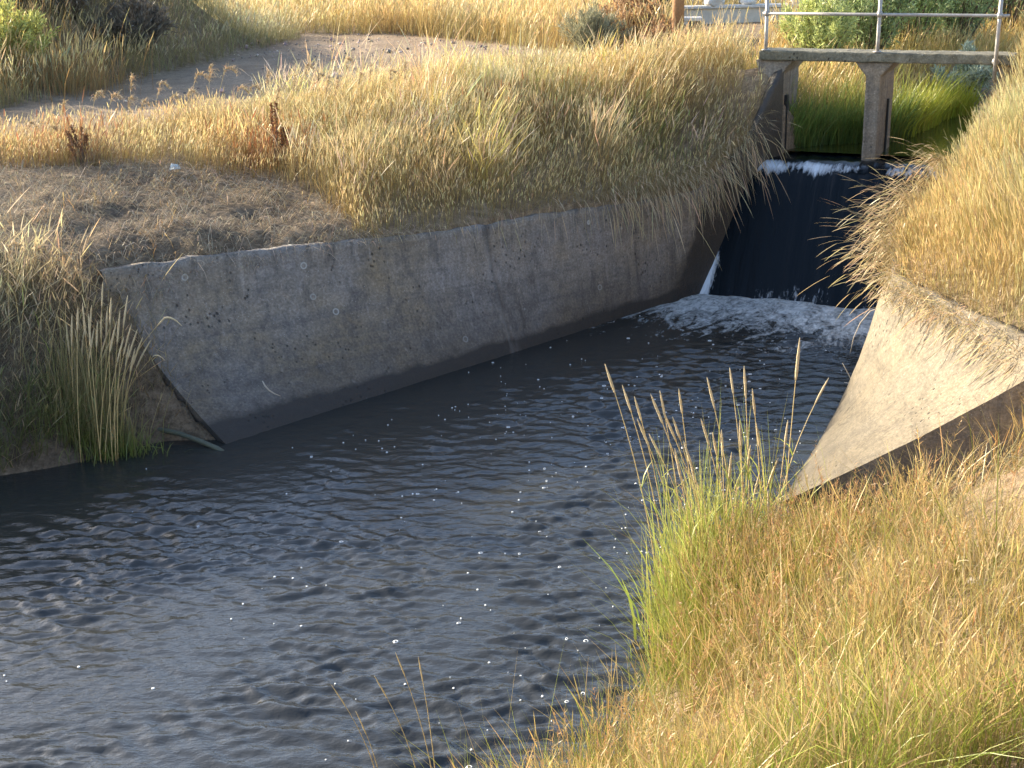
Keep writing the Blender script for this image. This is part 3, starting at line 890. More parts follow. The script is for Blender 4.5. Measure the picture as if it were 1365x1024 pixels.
# --- foreground bank, right below the wing wall
FORE = [(-.1, 6.3), (.64, 7.25), (1.0, 8.25), (1.12, 9.3), (1.65, 9.75), (2.4, 10.0), (3.2, 10.1), (4.3, 9.9), (4.9, 9.9), (6.2, 8.5), (6, 4.5), (1.5, 4), (-.8, 5.2)]


WEND = [(2.2, 11.2), (3.5, 10.78), (4.2, 10.5)]


def foremask(x, y):
    k = inpoly(x, y, FORE).astype(float) * sstep(.55, .95, dpoly(x, y, WEND) + .25 * sstep(3.2, 4.0, np.asarray(x)))
    # bare eroded earth down the right side
    bare = sstep(.46, .58, fbm(x, y, 1.1, 91) + .42 * np.exp(-(((x - 3.05) / .55) ** 2 + ((y - 8.0) / 1.7) ** 2)) + .12 * np.exp(-(((x - 3.6) / .6) ** 2 + ((y - 9.4) / .5) ** 2)))
    return k * (1 - .9 * bare * sstep(1.75, 2.35, x))


G = Grass()
x, y = spread(-1, 6.3, 4, 10.9, 2600, foremask, .8)
wetness = sstep(1.15, .1, dpoly(x, y, BANK_R))
n = len(x)
greenish = (RNG.random(n) < .06 + .75 * sstep(.45, .62, fbm(x, y, .75, 133)) * (.45 + .55 * wetness))
hh = (.44 + .14 * sstep(2.1, .7, dpoly(x, y, BANK_R)) * sstep(5.8, 7.5, y) + .05 * fbm(x, y, .5, 2)) * (1 - .58 * sstep(2.1, .6, dpoly(x, y, [(2.37, 11.17), (4.6, 10.42)])))
pale = dict(foot=(.20, .145, .05), mid=(.48, .355, .125), head=(.54, .38, .16), leaf=(.43, .315, .11))
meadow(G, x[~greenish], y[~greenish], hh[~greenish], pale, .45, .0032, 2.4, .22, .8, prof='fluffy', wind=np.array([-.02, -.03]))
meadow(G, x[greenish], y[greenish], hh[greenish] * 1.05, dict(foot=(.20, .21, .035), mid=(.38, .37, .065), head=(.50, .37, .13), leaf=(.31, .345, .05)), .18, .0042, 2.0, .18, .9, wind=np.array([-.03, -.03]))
rx, ry = spread(.4, 5.5, 4.6, 10.6, 35, foremask, .9)
meadow(G, rx, ry, np.full(len(rx), .42), dict(foot=(.36, .20, .07), mid=(.50, .28, .10), head=(.46, .22, .09), leaf=(.46, .26, .1)), .75, .004, 3.2, .2, prof='fluffy')


def panicles(G, x, y, hh, c_stem, c_head, lean=.14, nsp=16, w=.0030, spike=.035, share=.28, wind=WIND):
    '''airy seed plumes: a thin stem and many short spikelets along its upper part'''
    n = len(x); z = gz(x, y)
    h = hh * np.exp(RNG.normal(0, .16, n)); ln = RNG.normal(0, lean, (n, 2)) + wind
    G.add(x, y, z, h, ln, np.full(n, .03), np.full(n, w), jit(c_stem, n), jit(c_stem, n))
    t = 1 - share * RNG.random((n, nsp)) ** 1.2
    px = (x[:, None] + h[:, None] * ln[:, 0:1] * t ** 1.7).ravel(); py = (y[:, None] + h[:, None] * ln[:, 1:2] * t ** 1.7).ravel()
    pz = (z[:, None] + h[:, None] * (t - .03 * t ** 2.4)).ravel()
    k = n * nsp
    sl = (spike * (.5 + 1.6 * (1 - t) / share)).ravel() * np.exp(RNG.normal(0, .2, k))
    G.add(px, py, pz, sl, RNG.normal(0, .55, (k, 2)), RNG.uniform(0, .8, k), np.full(k, .0052), np.repeat(jit(c_head, n, .2), nsp, 0), np.repeat(jit(c_head, n, .2), nsp, 0), pw=1.)


for (n, c1_, c2_, hh_, xm) in [(420, (.42, .31, .12), (.56, .38, .17), .66, None), (260, (.40, .27, .11), (.46, .27, .12), .70, (2.3, 9.3, 1.0, .7)), (260, (.42, .28, .11), (.48, .27, .12), .62, (1.3, 8.0, .5, 1.0)), (90, (.42, .27, .11), (.46, .27, .12), .55, (2.2, 7.0, .9, .8))]:
    if xm is None: px_, py_ = RNG.uniform(-.3, 4.5, n * 2), RNG.uniform(5, 10.2, n * 2)
    else: px_, py_ = RNG.normal(xm[0], xm[2], n), RNG.normal(xm[1], xm[3], n)
    k_ = (foremask(px_, py_) > .5) & (dpoly(px_, py_, WEND) > .75)
    panicles(G, px_[k_], py_[k_], np.full(k_.sum(), hh_), c1_, c2_)
# tall thin single blades catching the light
px_, py_ = spread(-.4, 5, 5, 10.2, 110, lambda a, b: foremask(a, b) > .4, .7)
n = len(px_)
G.add(px_, py_, gz(px_, py_), .72 * np.exp(RNG.normal(0, .2, n)), RNG.normal(0, .28, (n, 2)), np.abs(RNG.normal(.1, .15, n)), np.full(n, .0042), jit((.32, .30, .07), n, .2), jit((.62, .49, .17), n, .25), pw=2.2)
# short broken straw on the bare earth
x, y = spread(1.6, 6.3, 4.6, 10.4, 420, lambda a, b: inpoly(a, b, FORE).astype(float), .2)
n = len(x)
az = RNG.random(n) * 2 * PI
G.add(x, y, gz(x, y) + .03, RNG.uniform(.10, .30, n), np.stack([np.cos(az), np.sin(az)], 1) * RNG.uniform(.6, 1., n)[:, None], RNG.uniform(.75, 1.0, n), np.full(n, .0045), jit((.52, .40, .22), n, .25), jit((.62, .49, .28), n, .25), az=az + PI / 2, pw=1.)
G.build('bank_grass', 'golden and green grass on the near right bank at the photo bottom')

# --- yellow green reed leaves at the water's edge (the leafy foot of the reed stalks)
G = Grass()
n = 620
t = RNG.random(n)
lx = np.interp(t, [0, .35, .7, 1], [1.02, 1.15, 1.5, 2.1]); ly = np.interp(t, [0, .35, .7, 1], [8.35, 9.2, 9.65, 9.95])
x = lx + RNG.normal(.08, .13, n); y = ly + RNG.normal(-.08, .13, n)
ln = RNG.normal(0, .20, (n, 2)) + np.array([-.06, -.02])
G.add(x, y, np.maximum(gz(x, y), -.1), .85 * np.minimum(1.25, np.exp(RNG.normal(-.15, .33, n))), ln, np.abs(RNG.normal(.05, .12, n)), np.full(n, .010) * np.exp(RNG.normal(0, .25, n)), jit((.28, .32, .06), n), jit((.50, .50, .13), n, .2), pw=1.9)
n = 120
t = RNG.random(n)
x = np.interp(t, [0, .5, 1], [1.05, 1.35, 2.1]) + RNG.normal(.05, .10, n); y = np.interp(t, [0, .5, 1], [8.7, 9.5, 10.0]) + RNG.normal(-.05, .10, n)
G.add(x, y, np.maximum(gz(x, y), -.1), 1.25 * np.minimum(1.3, np.exp(RNG.normal(-.1, .2, n))), RNG.normal(0, .10, (n, 2)) + np.array([-.03, 0]), np.abs(RNG.normal(.02, .05, n)), np.full(n, .0085), jit((.27, .32, .06), n), jit((.52, .52, .15), n, .2), pw=1.7)
G.build('reed_leaves', 'bright yellow green reed leaves at the right water edge', 'reeds')

# --- berm beside the road, in shade
BERM = [(-7.8, 20.9), (-6.3, 25.5), (-5.0, 30.8), (-4.6, 32.6), (-5.5, 34), (-14, 34), (-14, 20.5)]
x, y = spread(-13.5, -4.4, 20.3, 34, 420, pmask(BERM), .4)
G = Grass()
meadow(G, x, y, np.full(len(x), .62), dict(foot=(.26, .21, .09), mid=(.44, .36, .17), head=(.50, .41, .22), leaf=(.40, .33, .15)), .45, .009, 2.3, .24, wind=np.array([.12, -.10]))
xx = RNG.normal(-7.75, .62, 1500); yy = RNG.normal(23.2, .55, 1500)
meadow(G, xx, yy, np.full(1500, .72), dict(foot=(.30, .16, .06), mid=(.58, .32, .11), head=(.66, .44, .17), leaf=(.55, .3, .11)), .6, .009, 2.4, .15)
G.build('dry_grass', 'grey gold grass in shade on the berm left of the dirt road')

# --- the field beyond the road
CLEAR = [(3.2, 25.6), (4.6, 25.6), (7.6, 33.2), (3.9, 33.2), (3.3, 28)]
FIELD = [(-5.2, 33.8), (-2.5, 32.8), (-.2, 29.8), (1.0, 27.4), (2.6, 26.4), (4.6, 25.4), (5.4, 26), (6, 30), (9, 34), (12, 50), (-16, 50), (-12, 35)]
x, y = spread(-15, 12, 25, 50, 150, lambda a, b: inpoly(a, b, FIELD) * ~inpoly(a, b, CLEAR) * sstep(52, 36, b) + 0, .3)
G = Grass()
nearf = sstep(36, 31, y)
meadow(G, x, y, .66 + .15 * nearf, dict(foot=(.40, .30, .12), mid=(.62, .46, .18), head=(.70, .53, .25), leaf=(.56, .42, .17)), .55, .014, 2.2, .14)
x, y = spread(-5, 6, 25, 34, 260, pmask(FIELD, [CLEAR]), .3)
meadow(G, x, y, np.full(len(x), .75), dict(foot=(.40, .30, .12), mid=(.62, .45, .18), head=(.70, .54, .26), leaf=(.56, .42, .17)), .55, .010, 2.2, .18)
G.build('dry_grass', 'sunlit golden grass field beyond the dirt road')

# --- bank between the road and the bridge, and behind the pool
APPR = [(3.2, 20.3), (4.0, 20.2), (4.5, 20.8), (5.8, 21.0), (6.4, 22.3), (7.2, 23.6), (12, 27), (12, 31), (6, 30), (5.2, 26), (4.4, 25.0), (4.4, 23.6), (3.2, 22.9)]
x, y = spread(3, 12, 20, 31, 520, pmask(APPR), .35)
G = Grass()
nearpool = sstep(1.3, .2, dpoly(x, y, POOL_L))
meadow(G, x, y, .42 + .12 * RNG.random(len(x)), dict(foot=(.42, .32, .10), mid=(.62, .46, .15), head=(.68, .50, .20), leaf=(.56, .44, .13)), .5, .008, 2.2, .16)
APPR2 = [(7.1, 18.7), (7.9, 19.7), (9.4, 21), (14, 23.5), (14, 18), (9, 17.5)]
x, y = spread(7, 14, 17.5, 23.5, 420, pmask(APPR2), .35)
meadow(G, x, y, np.full(len(x), .75), dict(foot=(.40, .30, .10), mid=(.60, .44, .15), head=(.66, .48, .2), leaf=(.54, .40, .13)), .5, .008, 2.2, .16)
G.build('dry_grass', 'golden green grass on the bank behind the bridge')

# --- reeds round the pool
G = Grass()
L = resample(POOL_L[:7], 300)
for (i0, i1, n, cf, ct, hh, offs) in [(25, 150, 2300, (.07, .12, .03), (.24, .34, .08), .62, .07), (120, 300, 2600, (.30, .36, .04), (.54, .54, .07), .60, .14), (30, 180, 1500, (.2, .25, .05), (.42, .42, .11), .72, .42)]:  # bank shade painted into the first row's green, sunlight into the yellow rows
    i = RNG.integers(i0, i1, n)
    d = np.gradient(L[:, :2], axis=0); d /= np.linalg.norm(d, axis=1)[:, None]
    o_ = np.abs(RNG.normal(0, offs, n)) - .08
    x = L[i, 0] - d[i, 1] * o_ + RNG.normal(0, .05, n); y = L[i, 1] + d[i, 0] * o_ + RNG.normal(0, .05, n)
    z = np.maximum(gz(x, y), 1.62)
    ln = RNG.normal(0, .2, (n, 2)) + np.stack([d[i, 1], -d[i, 0]], 1) * .15
    G.add(x, y, z, hh * np.exp(RNG.normal(-.1, .25, n)), ln, np.abs(RNG.normal(.05, .15, n)), np.full(n, .012), jit(cf, n, .2), jit(ct, n, .22), pw=1.9)
G.build('reeds', 'green and yellow reeds along the still pool seen under the bridge', 'reeds')

# --- left water edge: grass under the bare patch
G = Grass()
SEDGE = [(-9, 10.6), (-6.5, 11.55), (-5.0, 12.2), (-4.1, 12.75), (-4.0, 13.2), (-4.5, 13.6), (-9, 13.2)]
x, y = spread(-9, -3.9, 10.5, 13.8, 1500, pmask(SEDGE), .3)
zz = gz(x, y)
low = sstep(.9, .1, zz)
n = len(x)
g_ = RNG.random(n) < low * .85
meadow(G, x[g_], y[g_], np.full(g_.sum(), .50), dict(foot=(.13, .15, .05), mid=(.26, .27, .10), head=(.35, .33, .14), leaf=(.22, .25, .09)), .1, .008, 2., .3, .9, wind=np.array([.25, -.3]))
meadow(G, x[~g_], y[~g_], np.full((~g_).sum(), .44), dict(foot=(.27, .22, .13), mid=(.44, .36, .22), head=(.56, .44, .26), leaf=(.42, .34, .2)), .35, .006, 2.4, .35, wind=np.array([.2, -.1]), prof='fluffy')
n = 520
x = RNG.normal(-4.85, .42, n); y = RNG.normal(13.35, .16, n)
meadow(G, x, y, np.full(n, .62), dict(foot=(.24, .20, .10), mid=(.56, .45, .24), head=(.72, .58, .34), leaf=(.46, .38, .2)), .55, .006, 2.8, .3, wind=np.array([.22, -.05]), prof='fluffy')
n = 420
x = RNG.normal(-4.0, .26, n); y = RNG.normal(13.42, .12, n)
meadow(G, x, y, np.full(n, .32), dict(foot=(.22, .18, .10), mid=(.42, .34, .2), head=(.55, .43, .25), leaf=(.36, .31, .17)), .3, .006, 2.4, .4, wind=np.array([.15, -.1]), prof='fluffy')
G.build('bank_grass', 'grey green grass at the left water edge below bare ground')

# --- straw litter on the bare patch
G = Grass()
x, y = spread(-8, -1.4, 13.2, 17.4, 430, lambda a, b: inpoly(a, b, PATCH).astype(float), .75)
n = len(x); az = RNG.random(n) * 2 * PI
G.add(x, y, gz(x, y) + .025, RNG.uniform(.08, .42, n), np.stack([np.cos(az), np.sin(az)], 1) * RNG.uniform(.7, 1., n)[:, None], RNG.uniform(.72, .98, n), np.full(n, .0065), jit((.33, .26, .17), n, .4), jit((.44, .35, .235), n, .4), az=az + PI / 2, pw=1.)
x, y = spread(-8, -1.4, 13.2, 17.4, 70, lambda a, b: inpoly(a, b, PATCH) * (fbm(a, b, .6, 61) > .55), .5)
meadow(G, x, y, np.full(len(x), .20), dict(foot=(.42, .25, .1), mid=(.58, .4, .18), head=(.6, .42, .2), leaf=(.58, .40, .18)), .2, .008, 2., .35)
n = 420
L = resample(off(LT, -.10), 400); i = RNG.integers(250, 399, n)
x = L[i, 0] + RNG.normal(0, .06, n); y = L[i, 1] + RNG.normal(0, .06, n)
ln = np.array([.5, -.5])[None] + RNG.normal(0, .6, (n, 2))
G.add(x, y, gz(x, y) + .02, RNG.uniform(.08, .26, n), ln, RNG.uniform(.8, 1.5, n), np.full(n, .006), jit((.36, .28, .18), n, .3), jit((.50, .40, .27), n, .3), pw=1.1)
G.build('straw_litter', 'flattened grey straw littering the bare earth above the wall', 'straw')

# --- gravel, thicker and brighter where sunlight on the road is painted in
n = 2600
x = RNG.uniform(-6, 3.5, n); y = RNG.uniform(19, 33.2, n)
k = inpoly(x, y, ROAD) & (RNG.random(n) < .12 + .88 * sstep(27, 29, y)); x, y = x[k], y[k]; z = gz(x, y) + .02
n = len(x); r = .018 * np.exp(RNG.normal(0, .5, n))
U = np.array([(1, 0, 0), (0, 1, 0), (-1, 0, 0), (0, -1, 0), (0, 0, .8), (0, 0, -.8)], float)
V = (U[None] * r[:, None, None] * RNG.uniform(.6, 1.4, (n, 6, 1)) + np.stack([x, y, z + r * .3], 1)[:, None, :]).reshape(-1, 3)
b = (np.arange(n) * 6)[:, None, None]
F = (b + np.array([(0, 1, 4), (1, 2, 4), (2, 3, 4), (3, 0, 4), (1, 0, 5), (2, 1, 5), (3, 2, 5), (0, 3, 5)])[None]).reshape(-1, 3)
C = np.repeat(jit((.42, .32, .26), n, .4), 6, axis=0)
o = link('gravel', mesh_np('gravel', V, F, np.clip(C, 0, 1)), M['gravel'])
tag(o, 'loose pinkish gravel scattered on the sunny dirt road', 'gravel', kind='stuff')
# ------------------------------------------------------------------ footbridge
def rough_solid(name, verts, faces, mat, parent, cuts=4, amp_=.008, bev=.012, seed=0.):
    """solid from corner points, bevelled, subdivided and roughened like old concrete"""
    bm = bmesh.new()
    vs = [bm.verts.new(v) for v in verts]
    for f in faces: bm.faces.new([vs[i] for i in f])
    bmesh.ops.recalc_face_normals(bm, faces=bm.faces)
    bmesh.ops.bevel(bm, geom=list(bm.edges), offset=bev, segments=2, profile=.5, affect='EDGES')
    for _ in range(cuts):
        long_ = [e for e in bm.edges if e.calc_length() > .09]
        if not long_: break
        bmesh.ops.subdivide_edges(bm, edges=long_, cuts=1, use_grid_fill=True)
    for v in bm.verts:
        q = v.co * 7 + Vector((seed, seed, 0))
        v.co += mn.noise_vector(q) * amp_ + mn.noise_vector(q * 3.1) * amp_ * .5
    bmesh.ops.triangulate(bm, faces=[f for f in bm.faces if len(f.verts) > 4])
    me = bpy.data.meshes.new(name); bm.to_mesh(me); bm.free()
    o = link(name, me, mat, parent, smooth=False)
    return o


def prism(poly_wz, m0, m1):
    """polygon in (w,z) pushed from m0 to m1"""
    k = len(poly_wz)
    V = [P(w, m0, z) for w, z in poly_wz] + [P(w, m1, z) for w, z in poly_wz]
    F = [tuple(range(k)), tuple(range(2 * k - 1, k - 1, -1))] + [(i, (i + 1) % k, k + (i + 1) % k, k + i) for i in range(k)]
    return V, F


br = empty('footbridge', P(1.95, 2.25, 1.65), 'small concrete footbridge with pipe handrail spanning above the weir', 'bridge')
V, F = prism([(.30, 3.01), (3.72, 3.01), (3.72, 3.145), (.30, 3.145)], 1.66, 2.12)
rough_solid('deck', V, F, M['moss'], br, 6, .010, .02)
V, F = prism([(1.80, 1.50), (2.00, 1.50), (2.00, 2.82), (2.17, 3.008), (1.64, 3.008), (1.80, 2.82)], 1.70, 2.78)
pl = rough_solid('pillar', V, F, M['bridge'], br, 5, .006, .022, 3.)
V, F = prism([(2.003, 1.62), (2.03, 1.62), (2.03, 2.45), (2.003, 2.45)], 2.30, 2.36)
link('gate_guide', mesh_py('gate_guide', V, F), M['steel'], pl)
V, F = prism([(.30, 1.40), (.62, 1.40), (.62, 2.82), (.78, 3.008), (.24, 3.008), (.30, 2.82)], 1.72, 2.78)
ab = rough_solid('abutment', V, F, M['bridge'], br, 5, .006, .022, 9.)
V, F = prism([(.62, 1.55), (.665, 1.55), (.665, 2.5), (.62, 2.5)], 1.95, 2.05)
link('gate_guide', mesh_py('gate_guide', V, F), M['steel'], ab)
V, F = prism([(3.56, 1.40), (3.86, 1.40), (3.86, 3.008), (3.42, 3.008), (3.56, 2.84)], 1.74, 2.78)
rough_solid('abutment', V, F, M['bridge'], br, 5, .006, .022, 15.)
# wing stub falling away from the left abutment
a, b, c, d = P(.33, 1.76, 2.95), P(.08, 1.70, 2.5), P(.08, 1.70, 1.2), P(.33, 1.76, 1.2)
bk = Vector((.07, .15, 0))
rough_solid('wing_stub', [a, b, c, d, a + bk, b + bk, c + bk, d + bk], [(0, 1, 2, 3), (7, 6, 5, 4), (0, 4, 5, 1), (1, 5, 6, 2), (2, 6, 7, 3), (3, 7, 4, 0)], M['bridge'], br, 4, .006, .02, 5.)
rail = empty('railing', (0, 0, 0), None, None)
rail.parent = br
rail.location = (0, 0, 0); ORIGIN[rail.name] = ORIGIN[br.name].copy()
for w_, zb in ((.385, 3.10), (1.93, 3.10), (3.48, 2.80)):
    mf = 1.71 if zb > 3 else 1.625
    t = Tubes(); t.tube([P(w_, mf, zb), P(w_, mf, 3.3), P(w_, mf, 4.20)], [.026, .026, .026], 10)
    t.tube([P(w_, mf, 3.146), P(w_, mf, 3.16)], [.06, .055], 10) if zb > 3 else t.tube([P(w_, mf + .0, 3.06), P(w_, mf + .035, 3.06)], [.05, .05], 8)
    t.tube([P(w_, mf, 3.61), P(w_, mf, 3.68)], [.036, .036], 10)
    t.build('post', M['galv'], rail)
for z_ in (3.645, 4.18):
    t = Tubes(); t.tube([P(.33, 1.71, z_), P(1.93, 1.71, z_ - .004), P(3.48, 1.64, z_ - .002), P(3.6, 1.63, z_)], [.022] * 4, 10)
    t.build('rail', M['galv'], rail)

# sloping concrete lining beyond the left abutment
A_ = [Vector((3.98, 19.72, 2.38)), Vector((3.98, 19.72, 1.45)), Vector((4.50, 20.34, 1.45)), Vector((4.50, 20.34, 1.75)), Vector((4.26, 20.06, 2.08))]
bk = Vector((-.18, .10, 0))
V = A_ + [v + bk for v in A_]
F = [(0, 1, 2, 3, 4), (9, 8, 7, 6, 5)] + [(i, (i + 1) % 5, 5 + (i + 1) % 5, 5 + i) for i in range(5)]
o = rough_solid('canal_lining', V, F, M['bridge'], None, 4, .006, .015, 2.)
tag(o, 'sloping brown concrete lining beside the pool behind the left abutment', 'canal lining')

# ------------------------------------------------------------------ shrubs and trees
def foliage_mesh(name, pts, dirs, ln, wd, col):
    """one rhombic leaf per point, bent along its middle"""
    n = len(pts)
    d = dirs / np.linalg.norm(dirs, axis=1)[:, None]
    r = RNG.normal(0, 1, (n, 3))
    s = np.cross(d, r); s /= np.linalg.norm(s, axis=1)[:, None]
    up = np.cross(s, d)
    l = ln[:, None]; w = wd[:, None]
    V = np.stack([pts, pts + d * l * .45 + s * w * .5 + up * l * .06, pts + d * l, pts + d * l * .45 - s * w * .5 + up * l * .06], 1).reshape(-1, 3)
    b = (np.arange(n) * 4)[:, None]
    F = b + np.arange(4)[None]
    return mesh_np(name, V, F, np.clip(np.repeat(col, 4, axis=0), 0, 1))


def shrub(name, base, R, h, nbr, nleaf, ll, lw_, c1, c2, label, cat, group=None, part='stem', fol='foliage', droop=.0, spreadk=1., leafdir=.5, trunk=0., bare=.15):
    bx, by = base
    bz = float(hgt(np.array([bx]), np.array([by]))[0]) - .05
    root = empty(name, (bx, by, bz), label, cat, group)
    T = Tubes(); pts = []; dirs = []; tone = []
    if trunk: T.tube([(bx, by, bz - .1), (bx + .03, by, bz + trunk * .6), (bx, by + .05, bz + trunk)], [.12 * h / 3, .10 * h / 3, .08 * h / 3], 8)
    for k in range(nbr):
        az = random.uniform(0, 2 * PI); q = math.sqrt(random.random()) * spreadk
        top = Vector((bx + math.cos(az) * R * q, by + math.sin(az) * R * q, bz + h * (1 - .45 * q * q) * random.uniform(.72, 1.08)))
        foot = Vector((bx + math.cos(az) * R * .18 * q, by + math.sin(az) * R * .18 * q, bz + trunk * random.uniform(.55, 1)))
        mid = foot.lerp(top, .5) + Vector((random.gauss(0, .1) * R, random.gauss(0, .1) * R, h * .10))
        line = []
        for j in range(7):
            t = j / 6
            p_ = foot * (1 - t) ** 2 + mid * 2 * t * (1 - t) + top * t * t
            p_.z -= droop * h * max(0, t - .6) ** 2 * 2
            line.append(p_)
        r0 = .010 + .011 * h / 2
        T.tube(line, [r0 * (1 - .85 * j / 6) for j in range(7)], 5)
        m_ = nleaf // nbr
        L_ = np.array([tuple(v) for v in line])
        t = bare + (1 - bare) * RNG.random(m_) ** .75
        i = np.clip((t * 6).astype(int), 0, 5); f = t * 6 - i
        p0 = L_[i] * (1 - f)[:, None] + L_[i + 1] * f[:, None]
        ax = L_[i + 1] - L_[i]; ax /= np.linalg.norm(ax, axis=1)[:, None]
        sp = RNG.normal(0, 1, (m_, 3)) * (.075 * R * (1.25 - .7 * t))[:, None]
        pts.append(p0 + sp)
        dirs.append(ax * leafdir + RNG.normal(0, .45, (m_, 3)) + np.array([0, 0, .1 - droop]))
        tone.append(np.full(m_, random.random()) * .6 + .4 * RNG.random(m_))
    pts = np.concatenate(pts); dirs = np.concatenate(dirs); tone = np.concatenate(tone)[:, None]
    n = len(pts)
    col = (np.array(c1) * (1 - tone) + np.array(c2) * tone) * np.exp(RNG.normal(0, .15, n))[:, None]
    T.build(part, M['bark'], root)
    link(fol, foliage_mesh(fol, pts, dirs, ll * np.exp(RNG.normal(0, .25, n)), lw_ * np.exp(RNG.normal(0, .2, n)), col), M['leaf'], root)
    return root


WIL = dict(c1=(.20, .27, .09), c2=(.46, .52, .24))
shrub('willow_shrub', (5.35, 23.9), .75, 1.5, 44, 6500, .11, .022, label='yellow green willow shrub left of the middle handrail post', cat='shrub', group='willows behind the bridge', c1=(.30, .35, .10), c2=(.55, .58, .22))
shrub('willow_shrub', (6.45, 25.0), 1.0, 2.3, 56, 9500, .12, .022, label='tall grey green willow rising right behind the middle handrail post', cat='shrub', group='willows behind the bridge', **WIL)
shrub('willow_shrub', (7.5, 26.1), 1.0, 2.2, 50, 8000, .12, .022, label='leafy green willow seen between the middle and right handrail posts', cat='shrub', group='willows behind the bridge', c1=(.22, .30, .10), c2=(.46, .54, .22))
shrub('willow_shrub', (8.65, 27.0), 1.1, 2.5, 54, 9000, .12, .022, label='dense willow just left of the right handrail post', cat='shrub', group='willows behind the bridge', c1=(.18, .26, .10), c2=(.42, .50, .23))
shrub('willow_shrub', (10.2, 29.0), 1.6, 3.6, 40, 6500, .13, .026, label='tallest dark willow at the back behind the others', cat='shrub', group='willows behind the bridge', c1=(.12, .18, .07), c2=(.32, .40, .16))
shrub('silver_shrub', (7.75, 23.5), .55, 1.0, 26, 3000, .12, .03, label='silvery leaved shrub below the right handrail post', cat='shrub', c1=(.30, .35, .24), c2=(.55, .60, .46))
shrub('silver_shrub', (8.2, 20.9), .5, .75, 22, 1900, .10, .026, label='low silvery weed on the bank under the right bridge end', cat='shrub', c1=(.24, .27, .17), c2=(.48, .50, .36))
shrub('silver_shrub', (9.6, 21.6), .8, 1.9, 28, 3600, .12, .03, label='silvery shrub behind the tall grass at the top right corner', cat='shrub', c1=(.28, .32, .22), c2=(.52, .56, .42))

shrub('round_shrub', (1.62, 26.0), .72, .95, 60, 5200, .13, .012, label='rounded grey green shrub at the far edge of the dirt road', cat='shrub', c1=(.17, .17, .10), c2=(.34, .32, .20), leafdir=1.2)
shrub('russet_shrub', (2.45, 27.6), .85, 1.25, 34, 4200, .09, .04, label='russet dried shrub behind the shaded dirt', cat='shrub', group='russet shrubs', c1=(.30, .17, .08), c2=(.55, .36, .19))
shrub('russet_shrub', (3.0, 26.4), .45, .75, 24, 1500, .08, .03, label='small russet weed at the foot of the brown post', cat='shrub', group='russet shrubs', c1=(.28, .16, .08), c2=(.50, .32, .18))
shrub('conifer_shrub', (3.05, 29.2), .62, 2.2, 40, 5200, .10, .03, label='dark green bush left of the brown timber post', cat='shrub', c1=(.018, .03, .016), c2=(.06, .085, .04))
shrub('leafy_weed', (3.05, 21.9), .30, .55, 18, 800, .10, .035, label='leafy green weed on the grass crest left of the bridge', cat='weed', c1=(.10, .16, .05), c2=(.30, .36, .16))
shrub('sage_shrub', (-8.25, 23.3), .85, 1.3, 40, 6000, .11, .028, label='pale green leafy shrub on the berm at the left edge', cat='shrub', c1=(.33, .33, .08), c2=(.62, .60, .20))
shrub('sage_shrub', (-8.95, 25.0), .6, 1.5, 20, 2000, .13, .032, label='branching grey green shrub at the top left corner', cat='shrub', c1=(.28, .31, .19), c2=(.50, .52, .36), bare=.45)
for k, (x_, y_, R_, h_, lab) in enumerate([(-6.9, 26.0, .8, 1.1, 'dark brown dry thicket on the berm crest nearest the berm end'), (-7.9, 25.7, .9, 1.5, 'dark thicket on the berm crest behind the pale green shrub'), (-9.3, 26.2, 1.1, 1.7, 'big dark thicket at the far left of the berm')]):
    shrub('thicket', (x_, y_), R_, h_, 46, 5200, .10, .03, label=lab, cat='thicket', group='dark thickets on the berm', c1=(.10, .085, .065), c2=(.25, .20, .15), leafdir=1.0)

# dock plants: rust coloured seed spikes
def dock(x_, y_, h_, n_, label, c1, c2):
    return shrub('dock_plant', (x_, y_), .20, h_, n_, 900, .028, .024, c1, c2, label, 'weed', 'dried dock plants', fol='seed_head', part='stem', bare=.35, leafdir=.3)


dock(-2.92, 17.25, .85, 7, 'rusty brown dock plant at the left end of the tall grass', (.16, .07, .03), (.34, .16, .07))
dock(.05, 19.15, .72, 6, 'reddish dock plant in the middle of the golden grass', (.24, .09, .04), (.46, .2, .09))
dock(-5.4, 17.3, .6, 9, 'low brown dock plant at the back of the bare patch', (.14, .07, .04), (.32, .17, .08))

# ------------------------------------------------------------------ things along the top edge
t = Tubes(); zb = float(hgt(np.array([3.21]), np.array([26.]))[0])
t.tube([(3.21, 26, zb - .2), (3.22, 26, zb + 1.0), (3.235, 26.0, zb + 2.0)], [.115, .11, .105], 14)
o = t.build('timber_post', M['timber_brown'], loc=(3.21, 26, zb)); tag(o, 'tall brown round timber post on the grass left of the bridge', 'post')
zb = float(hgt(np.array([3.66]), np.array([27.]))[0])
po = empty('timber_post', (3.66, 27, zb), 'short grey timber post with a pale cap plate', 'post')
rough_solid('post_shaft', [(3.66 + sx * .12, 27 + sy * .12, z_) for z_ in (zb - .2, zb + .52) for sx, sy in ((-1, -1), (1, -1), (1, 1), (-1, 1))], [(3, 2, 1, 0), (4, 5, 6, 7), (0, 1, 5, 4), (1, 2, 6, 5), (2, 3, 7, 6), (3, 0, 4, 7)], M['timber_grey'], po, 3, .008, .015)
rough_solid('cap_plate', [(3.60 + sx * .2, 27 + sy * .15, z_) for z_ in (zb + .525, zb + .60) for sx, sy in ((-1, -1), (1, -1), (1, 1), (-1, 1))], [(3, 2, 1, 0), (4, 5, 6, 7), (0, 1, 5, 4), (1, 2, 6, 5), (2, 3, 7, 6), (3, 0, 4, 7)], M['rockwhite'], po, 3, .01, .02)


